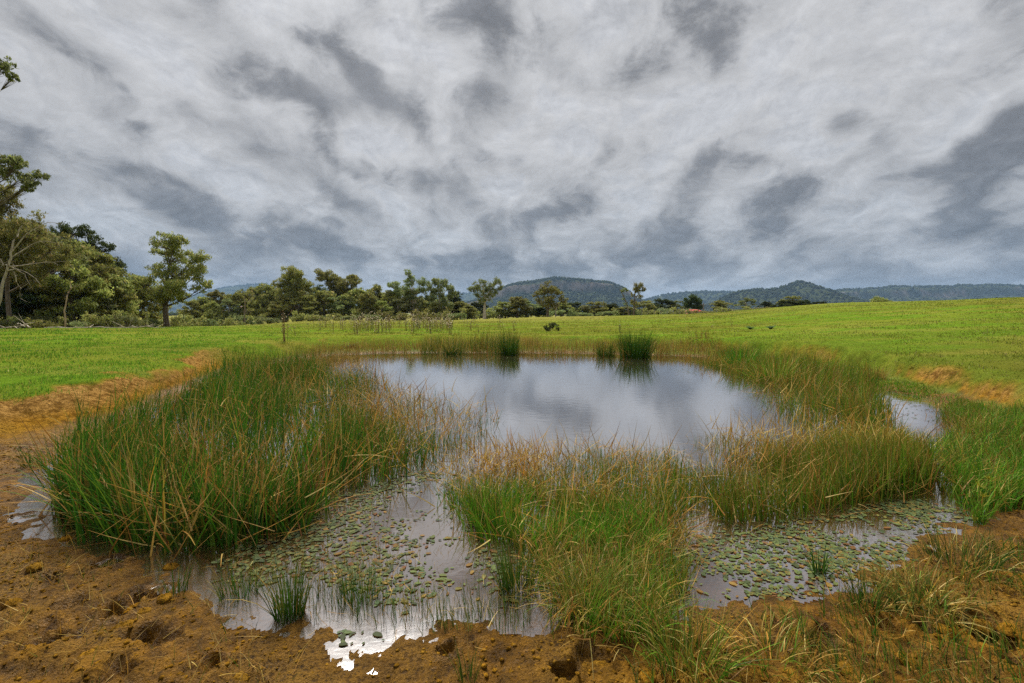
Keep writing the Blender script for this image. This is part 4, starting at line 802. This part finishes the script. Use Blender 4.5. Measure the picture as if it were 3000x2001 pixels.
# (photo column, top row, distance, crown width in photo pixels)
GROVE = [('olive0', 30, 640, 44, 230), ('gum1', 110, 660, 46, 210), ('olive1', 160, 690, 50, 190), ('light0', 215, 745, 46, 170), ('olive2', 260, 730, 54, 190), ('light1', 300, 775, 50, 150), ('dark0', 335, 770, 62, 150), ('olive3', 350, 810, 52, 130), ('gum2', 385, 805, 60, 120), ('olive0', 420, 825, 58, 110), ('dark1', 80, 780, 48, 180), ('olive1', 175, 820, 46, 160), ('gum0', 270, 850, 48, 140), ('olive2', -60, 700, 42, 240), ('dark0', -20, 800, 42, 200)]
for k, (v, px, ty, d, wp) in enumerate(sorted(GROVE, key=lambda t: t[1])):
    place('gum_tree', '%s gum in the left-hand grove, %s of its trees from the picture edge' % (tone[v[0]], ORD[k]), 'tree', v, px, ty, d, wp, 'trees of the left-hand grove')
WOOD = [('light0', 560, 880, 95, 70), ('olive0', 600, 868, 98, 80), ('olive2', 645, 852, 100, 90), ('light1', 700, 858, 96, 90), ('olive1', 738, 845, 104, 90), ('olive3', 790, 835, 102, 90), ('light0', 830, 868, 96, 100), ('light1', 905, 865, 95, 100), ('olive0', 950, 850, 100, 100), ('gum3', 1000, 868, 98, 90), ('olive1', 1055, 848, 100, 100),
        ('olive2', 1100, 835, 104, 90), ('light1', 1140, 850, 98, 80), ('gum0', 1090, 872, 96, 80), ('olive3', 1185, 845, 104, 90), ('gum1', 1165, 872, 95, 80), ('olive0', 1225, 870, 106, 100), ('dark1', 1330, 852, 106, 80), ('olive1', 1350, 885, 104, 80), ('dark0', 1300, 880, 108, 80)]
WOOD += [('olive3', 620, 885, 92, 60), ('gum2', 672, 875, 93, 60), ('olive1', 765, 862, 108, 80), ('dark0', 815, 850, 110, 80), ('olive2', 880, 838, 110, 90), ('gum1', 935, 835, 108, 80), ('dark1', 1010, 838, 112, 90), ('olive0', 1075, 858, 94, 70), ('light0', 1120, 880, 93, 60), ('gum2', 1210, 850, 98, 70), ('dark0', 1255, 872, 112, 80), ('olive3', 1275, 888, 96, 60), ('olive2', 1370, 895, 100, 60)]
for k, (v, px, ty, d, wp) in enumerate(sorted(WOOD, key=lambda t: t[1])):
    place('gum_tree', '%s gum in the central woodland, %s along it from the lone tree' % (tone[v[0]], ORD[k]), 'tree', v, px, ty, d, wp, 'trees of the central woodland')
LINE = [('dark0', 1390, 888, 108, 70), ('olive1', 1480, 885, 105, 70), ('olive0', 1515, 868, 104, 80), ('gum2', 1545, 880, 106, 70), ('dark1', 1580, 892, 108, 70), ('olive2', 1645, 885, 108, 80), ('dark0', 1690, 888, 112, 70), ('olive3', 1745, 885, 110, 80), ('dark1', 1790, 890, 114, 80), ('olive0', 1830, 898, 108, 70), ('olive1', 1885, 882, 112, 70),
        ('dark0', 1930, 878, 116, 70), ('gum3', 1980, 880, 116, 60), ('olive2', 2110, 880, 122, 60), ('gum0', 2185, 873, 126, 70), ('dark1', 2245, 884, 128, 50)]
for k, (v, px, ty, d, wp) in enumerate(LINE):
    place('gum_tree', '%s tree in the low line below the mesa, %s from its left end' % (tone[v[0]], ORD[k]), 'tree', v, px, ty, d, wp, 'low tree line below the hills')
CREST = [('dark0', 2290, 882, 124, 60), ('olive3', 2318, 868, 126, 60), ('dark1', 2355, 879, 122, 60), ('dark0', 2410, 884, 124, 55), ('olive1', 2495, 890, 118, 22)]
for k, (v, px, ty, d, wp) in enumerate(CREST):
    place('gum_tree', '%s tree at the pasture crest below the pointed hill, %s from the left' % (tone[v[0]], ORD[k]), 'tree', v, px, ty, d, wp, 'trees behind the pasture crest')
# understorey at the foot of the woods
sr = np.random.default_rng(77)
def shrub(label, px, top, depth, wpx, k, group=None, name='shrub'):
    b = atd(px, HORIZON, depth); z = gz(b[0], b[1]); H = max(.5, atd(px, top, depth)[2] - z); wm = wpx / FOC * depth
    return put_tree(name, label, 'shrub', SHR[k], (b[0], b[1], z - .05), wm / 2.9, H / 2.0, sr.uniform(0, 6.28), group)
for k in range(26):
    px = -20 + k * 17 + sr.normal(0, 4); shrub('low scrub under the left-hand grove', px, sr.uniform(895, 932), sr.uniform(39, 47), sr.uniform(60, 110), 1 + k % 2, 'scrub below the left-hand grove')
for k in range(30):
    px = 440 + k * 31 + sr.normal(0, 6); shrub('low scrub at the foot of the central woodland', px, sr.uniform(893, 918), sr.uniform(86, 95) if px > 620 else sr.uniform(60, 90), sr.uniform(50, 80), 1 + k % 2, 'scrub below the central woodland')
for k in range(24):
    px = 1370 + k * 38 + sr.normal(0, 6); shrub('low scrub below the tree line under the hills', px, sr.uniform(888, 905), sr.uniform(100, 112), sr.uniform(50, 80), 1 + k % 2, 'scrub below the tree line')
c = at(1612, 968, .55); o = put_tree('shrub', 'dark round bush alone on the pasture behind the pond', 'shrub', SHR[0], (c[0], c[1], gz(*c) - .05), .40, .36, .5)

# dead wood
def dead_tree(name, label, cat, pts, depth, rad, col, branches, seed, box=B1, scale=S1):
    """pts and branches in crop pixels, given real size at the tree's distance"""
    r = np.random.default_rng(seed); f = lambda x, y, dy=0.: atd(box[0] + x / scale, box[1] + y / scale, depth + dy)
    b = f(*pts[0]); z = gz(b[0], b[1]); b = np.array([b[0], b[1], z]); mb = MB(); V = np.array([f(*p) for p in pts]) - b; V[0, 2] = -.3
    def smooth(P_, n=3):
        t = np.linspace(0, len(P_) - 1, (len(P_) - 1) * n + 1); return np.column_stack([np.interp(t, np.arange(len(P_)), P_[:, i]) for i in range(3)]) + np.vstack([[0, 0, 0], r.normal(0, .02, ((len(P_) - 1) * n, 3))])
    S_ = smooth(V); mb.tube(S_, np.linspace(rad, rad * .35, len(S_)), 7, col)
    bb = MB()
    for br in branches:
        dy = r.normal(0, .6); P_ = np.array([f(x, y, dy * i / len(br)) for i, (x, y) in enumerate(br)]) - b; S_ = smooth(P_)
        bb.tube(S_, np.linspace(rad * .38, rad * .06, len(S_)), 5, col)
        for _ in range(5):
            k = r.integers(1, len(S_)); e = S_[k] + r.normal(0, 1, 3) * [.5, .3, .35]; bb.tube(bezier(S_[k], (S_[k] + e) / 2 + [0, 0, -.08], e, 4), np.linspace(rad * .10, rad * .025, 4), 3, col)
    root = link(name, None, None, b); mb.build('trunk', M_bark, root, smooth=True)
    if bb.n: bb.build('branches', M_bark, root, smooth=True)
    return tag(root, label, cat)
dead_tree('dead_tree', 'leaning dead white gum with bare drooping branches at the left edge', 'tree', [(-70, 1080), (0, 930), (25, 810), (60, 700), (75, 600), (130, 510)], 34, .11, PALE * .95,
    [[(45, 770), (90, 760), (150, 780), (205, 815), (230, 850)], [(20, 740), (0, 705), (-60, 680)], [(80, 775), (95, 830), (118, 870), (115, 930)], [(60, 745), (140, 740), (250, 725), (420, 715)], [(75, 690), (150, 640), (230, 600), (340, 610)], [(70, 660), (150, 560), (270, 490), (370, 505)], [(30, 735), (70, 750), (140, 790), (180, 870)]], 901)
dead_tree('dead_sapling', 'thin pale dead sapling with one bent branch in front of the grove', 'tree', [(370, 1092), (375, 1000), (385, 910), (405, 870), (405, 830)], 37, .065, PALE * np.array((.95, .8, .65)), [[(402, 880), (425, 860), (452, 852)]], 902)
dead_tree('dead_snag', 'bare grey snag with bent top at the left end of the woodland', 'tree', [(195, 700), (195, 620), (200, 560), (195, 490)], 90, .16, GREYB * 1.6, [[(200, 545), (225, 530), (255, 518)], [(198, 640), (175, 615)], [(198, 640), (215, 605)]], 903, B2, S2)
dead_tree('dead_tree', 'small pale dead tree in front of the broad layered gum', 'tree', [(815, 690), (818, 640), (822, 590)], 94, .16, PALE * .9, [[(820, 620), (795, 570), (780, 535)], [(822, 600), (850, 560), (860, 520)], [(820, 590), (825, 550), (815, 520)]], 904, B3, S3)
M_dead = M_bark
FB = [((0, 955), (60, 948), .05, 'bleached fallen branch at the far left of the grove foot'), ((90, 948), (52, 938), .05, 'short upturned bleached limb beside the fallen branch'), ((130, 958), (360, 962), .06, 'long bleached fallen trunk lying in front of the grove'), ((300, 964), (480, 955), .035, 'thin bleached branch lying right of the fallen trunk'), ((380, 955), (440, 965), .03, 'crooked bleached stick crossing the thin branch')]
for k, (a, b_, rad, lb) in enumerate(FB):
    p = atd(a[0], a[1], 31.5); q_ = atd(b_[0], b_[1], 31.5); p[2] = gz(p[0], p[1]) + .05; q_[2] = gz(q_[0], q_[1]) + .10 + .25 * (k == 1); mb = MB(); r = np.random.default_rng(910 + k)
    n = 8; t = np.linspace(0, 1, n)[:, None]; pts = p * (1 - t) + q_ * t; pts = pts - p; pts[1:] += r.normal(0, .05, (n - 1, 3)); pts[:, 2] = np.maximum(pts[:, 2], 0) + .02
    mb.tube(pts, np.linspace(rad, rad * .4, n), 6, PALE * 1.35)
    for _ in range(4):
        i_ = r.integers(1, n); e = pts[i_] + r.normal(0, .4, 3); e[2] = abs(e[2]) + .1; mb.tube(bezier(pts[i_], (pts[i_] + e) / 2, e, 4), np.linspace(rad * .5, rad * .15, 4), 4, PALE * 1.35)
    o = mb.build('fallen_branch', M_bark, loc=p, smooth=True); tag(o, lb, 'branch', 'bleached dead wood in front of the grove')

# far paddock trees in the valley
fr_ = np.random.default_rng(88); mb = MB()
for _ in range(520):
    d = fr_.uniform(420, 1100); px = fr_.uniform(380, 900) if fr_.random() < .7 else fr_.uniform(1400, 2300); b = atd(px, HORIZON, d)
    if 480 < px < 720 and d < 720: continue
    V, F = crown_blob(int(fr_.integers(0, 60))); s = fr_.uniform(2.5, 5.5); zz = gz(b[0], b[1])
    mb.add(V * [s, s, s * 1.0] + [b[0], b[1], zz + s * .6], F, np.array((.055, .072, .028)) * fr_.uniform(.6, 1.3))
o = mb.build('far_trees', M_forest); tag(o, 'dark belt of far trees across the valley', kind='stuff')

# ------------------------------------------------------------------ buildings and fence
m_red = plain_mat('red_roof', (.50, .06, .045), .6, .15, 2); m_white = plain_mat('white_wall', (.78, .77, .74), .8, .1, 1); m_dark = plain_mat('dark_opening', (.03, .03, .035), .5, .2, 2); m_tin = plain_mat('tin_roof', (.62, .63, .64), .5, .1, 1); m_post = plain_mat('weathered_post', (.22, .19, .16), .9, .3, 6)
def house(name, label, px, roofy, depth, wpx, wall_h, roof_h, deep, mroof, zb=None):
    b = atd(px, HORIZON, depth); top = atd(px, roofy, depth)[2]; z = top - wall_h - roof_h if zb is None else zb; w2 = wpx / FOC * depth / 2
    root = link(name, None, None, (b[0], b[1], z)); mb = MB(); mb.box(-w2 * .9, w2 * .9, 0, deep, 0, wall_h); mb.build('wall', m_white, root)
    V = [(-w2, -.4, wall_h), (w2, -.4, wall_h), (w2, deep + .4, wall_h), (-w2, deep + .4, wall_h), (-w2 * .45, deep / 2, wall_h + roof_h), (w2 * .45, deep / 2, wall_h + roof_h)]
    F = [(0, 1, 5, 4), (2, 3, 4, 5), (1, 2, 5, 5), (3, 0, 4, 4), (0, 3, 2, 1)]
    bmv = mesh_data('roof', V, [f for f in F if len(set(f)) == 4], mroof); link('roof', bmv, root)
    hp = mesh_data('hip', V, [(1, 2, 5), (3, 0, 4)], mroof); link('roof_hip', hp, root)
    for s in (-.5, .1, .55):
        wb = MB(); wb.box(w2 * s - w2 * .12, w2 * s + w2 * .12, -.03, .05, wall_h * .3, wall_h * .8); wb.build('window', m_dark, root)
    return tag(root, label, 'house')
house('house', 'house with bright red roof just showing over the pasture crest', 2045, 906.5, 105, 66, 2.6, 1.0, 6, m_red)
house('farm_shed', 'small white shed in the pale paddock beyond the lone tree', 540, 907, 380, 24, 2.6, .8, 8, m_tin)
house('house', 'pale house with reddish roof half hidden behind the snag', 703, 897, 260, 26, 2.6, 1.3, 7, plain_mat('faded_roof', (.42, .20, .15), .7, .2, 1))
def fence(px0, px1, depth, n):
    a, b = atd(px0, HORIZON, depth), atd(px1, HORIZON, depth + 4); z0 = gz(a[0], a[1]); root = link('wire_fence', None, None, (a[0], a[1], z0)); tops = []
    for k in range(n):
        t = k / (n - 1); x, y = a[0] * (1 - t) + b[0] * t, a[1] * (1 - t) + b[1] * t; z = gz(x, y); mb = MB(); mb.tube([(0, 0, -.3), (0, 0, .6), (0, 0, 1.15)], [.06, .055, .05], 6)
        mb.build('post', m_post, root, (x - a[0], y - a[1], z - z0)); tops.append((x - a[0], y - a[1], z - z0))
    for h in (.4, .75, 1.05):
        mb = MB(); mb.tube(np.array(tops) + [0, -.06, h], .008, 4); mb.build('wire', m_post, root)
    tag(root, 'post and wire fence on the crest left of the red roof', 'fence')
fence(1880, 2150, 96, 16)
b = atd(2060, HORIZON, 112); z = gz(b[0], b[1]); mb = MB(); top = atd(2060, 888, 112)[2] - z; mb.tube([(0, 0, -.3), (0, 0, top / 2), (0, 0, top)], [.13, .11, .09], 8); mb.box(-.8, .8, -.05, .05, top - .5, top - .38); o = mb.build('power_pole', m_post, loc=(b[0], b[1], z)); tag(o, 'thin power pole standing behind the red roof', 'pole')

# ------------------------------------------------------------------ thistles
def thistle_data(seed, h, nst, head, pale, spread=.16, green=.4, leaf=1.):
    r = np.random.default_rng(seed); st, hd = MB(), MB()
    for k in range(nst):
        a = r.uniform(0, 6.28); b0 = np.array([math.cos(a), math.sin(a), 0]) * r.uniform(0, spread); e = b0 * r.uniform(1.2, 2.0) + [0, 0, h * r.uniform(.7, 1.05)]
        P_ = bezier(b0, (b0 + e) / 2 + r.normal(0, .03, 3), e, 6); col = np.array((.15, .18, .045)) if r.random() < green else np.array((.27, .17, .07)); col = col * r.uniform(.7, 1.2)
        st.tube(P_, np.linspace(.010, .005, 6), 4, col); tips = [(P_[-1], 1.)]
        for _ in range(int(4 * leaf)):                    # side twigs
            i_ = r.integers(2, 6); e2 = P_[i_] + np.array([r.normal(0, .10), r.normal(0, .10), r.uniform(.05, .2)]); st.tube([P_[i_], (P_[i_] + e2) / 2 + [0, 0, -.01], e2], [.006, .005, .004], 3, col); tips.append((e2, .85))
        nl = int(16 * leaf); t = r.random(nl) ** 1.3 * .85; bp = np.column_stack([np.interp(t, np.linspace(0, 1, 6), P_[:, i]) for i in range(3)])
        cl_ = np.broadcast_to(col * 1.15, (nl, 3)); st.add(*blades(bp, r.uniform(.06, .17, nl), .028, r.uniform(.5, 1.7, nl), r.uniform(0, 6.28, nl), r.normal(.3, .5, nl), cl_, cl_ * r.uniform(.8, 1.3, (nl, 1)), 2, .1, r=r))
        for (p, s) in tips:
            if r.random() > head: continue
            V, F = crown_blob(int(r.integers(0, 99))); rad = .037 * s * r.uniform(.8, 1.3); col2 = np.array((.70, .58, .40)) if r.random() < pale else np.array((.24, .14, .08))
            hd.add(V * rad + p, F, col2 * r.uniform(.8, 1.1))
    F4 = np.concatenate(st.F); d1 = st.data('stalks', M_stalk)
    d2 = hd.data('seed_heads', M_stalk) if hd.n else None
    return d1, d2
TH = [thistle_data(950 + k, 1.15, 4 + k, .92, .8, .28, .5, .9) for k in range(5)] + [thistle_data(960, 1.25, 7, .5, .4, .10, 1.), thistle_data(961, 1.3, 8, .9, .15, .16, .05), thistle_data(962, 1.1, 8, .8, .25, .2, .1, .6), thistle_data(963, 1.0, 3, .9, .1, .1, .3, .5)]
def thistle(label, px, py, toppy, k, group=None, z=.5, name='thistle', wid=1.):
    c = at(px, py, z)
    for _ in range(3): c = at(px, py, gz(*c))
    zz = gz(*c); H = max(.25, atd(px, toppy, c[1])[2] - zz); s = H / 1.2
    root = link(name, TH[k][0], None, (c[0], c[1], zz - .02)); root.rotation_euler = (0, 0, random.uniform(0, 6.28)); root.scale = (s * wid, s * wid, s); tag(root, label, 'thistle', group)
    if TH[k][1]: h = link('seed_heads', TH[k][1], root); h['kind'] = 'stuff'
    return root
tr_ = np.random.default_rng(97)
for k in range(58):
    px = tr_.choice([tr_.normal(1065, 40), tr_.normal(1200, 50), tr_.normal(1270, 45), tr_.uniform(985, 1390)]); py = tr_.uniform(952, 980)
    thistle('tall dry thistle with cream seed heads in the dense patch behind the pond', min(max(px, 975), 1390), py, tr_.uniform(916, 938), int(tr_.integers(0, 5)), 'thistle patch behind the pond', wid=tr_.uniform(.7, 1.2))
for k in range(16):
    thistle('short dry thistle scattered along the grass behind the pond', 900 + k * 31 + tr_.normal(0, 9), tr_.uniform(952, 976), tr_.uniform(926, 944), int(tr_.integers(0, 9)), 'scattered thistles behind the pond', wid=.7)
thistle('brown bare thistle alone on the bank at the left end of the far shore', 834, 1000, 924, 6, wid=.75)
thistle('small brown-green thistle just right of the bare brown thistle', 866, 984, 944, 8)
for lb, px, py, ty, k in [('thin dry thistle at the left end of the thistle patch', 920, 958, 932, 8), ('short dry thistle pair left of the thistle patch', 955, 960, 935, 7), ('single leafy green thistle inside the thistle patch', 1088, 966, 918, 5), ('dry thistle group right of the thistle patch', 1380, 967, 936, 7), ('green thin thistle beside the dry group right of the patch', 1404, 973, 938, 8),
     ('leafy thistle with white heads standing clear of the patch', 1464, 964, 920, 0), ('dry brown thistle nearest to the round bush', 1508, 969, 938, 7), ('tall spiky green thistle behind the largest rush clump', 1814, 1000, 944, 5), ('dark dry thistle at the left of the right-hand row', 2024, 1010, 976, 8), ('white-headed thistle group in the right-hand row', 2085, 1008, 980, 2),
     ('brown dry thistle at the right of the right-hand row', 2142, 1008, 978, 6), ('small two-stemmed thistle on the right-hand pasture', 2441, 1027, 994, 8), ('dark thistle with one white head near the right edge', 2947, 1120, 1066, 8)]:
    thistle(lb, px, py, ty, k)
# flat thistle rosettes and low weeds
def rosette(name, label, px, py, s, seed):
    r = np.random.default_rng(seed); c = at(px, py, .45)
    for _ in range(3): c = at(px, py, gz(*c))
    n = 22; b0 = np.zeros((n, 3)); col = pick(r, n, [(1, (.07, .13, .05)), (1, (.10, .17, .07))]); mb = MB()
    az = np.arange(n) * 2.4; mb.add(*blades(b0, s * r.uniform(.7, 1.1, n), s * .22, r.uniform(.8, 1.3, n), az, r.uniform(.2, .6, n), col, col * 1.1, 4, .15, yaw=-az, r=r))
    o = mb.build(name, M_grass, loc=(c[0], c[1], gz(*c))); tag(o, label, 'weed')
rosette('thistle_rosette', 'flat spiky rosette on the far bank below the thistle patch', 1030, 990, .38, 971)
rosette('thistle_rosette', 'flat green rosette on the scarp at the right of the dry row', 2196, 1018, .40, 972)
rosette('thistle_rosette', 'second flat rosette further right along the scarp', 2256, 1024, .36, 973)
# yellow-headed sedge near the right margin
c = at(2870, 1530); z = gz(*c); r = np.random.default_rng(975); mb = MB(); n = 46
b0 = np.column_stack([r.normal(0, .03, (n, 2)), np.zeros(n)]); col = pick(r, n, FRESH); mb.add(*blades(b0, r.uniform(.12, .26, n), .006, np.abs(r.normal(.3, .2, n)), r.uniform(0, 6.28, n), r.normal(.5, .3, n), col, col, 4, r=r))
o = mb.build('yellow_sedge', M_blade, loc=(c[0], c[1], z)); tag(o, 'small green sedge with yellow flower heads near the right edge', 'sedge')
hd = MB()
for (dx, hh) in ((-.02, .30), (.02, .22), (.05, .36)):
    hd.tube([(0, 0, 0), (dx * .6, 0, hh * .6), (dx, 0, hh)], [.003, .0025, .002], 3, np.array((.16, .22, .03)))
    n = 26; col = pick(r, n, [(1, (.42, .38, .03)), (1, (.33, .34, .04))]); b0 = np.tile([dx, 0, hh], (n, 1)); hd.add(*blades(b0, r.uniform(.02, .055, n), .006, r.uniform(.2, 1.7, n), r.uniform(0, 6.28, n), r.normal(0, .3, n), col, col, 2, r=r))
hd.build('flower_heads', M_blade, o)
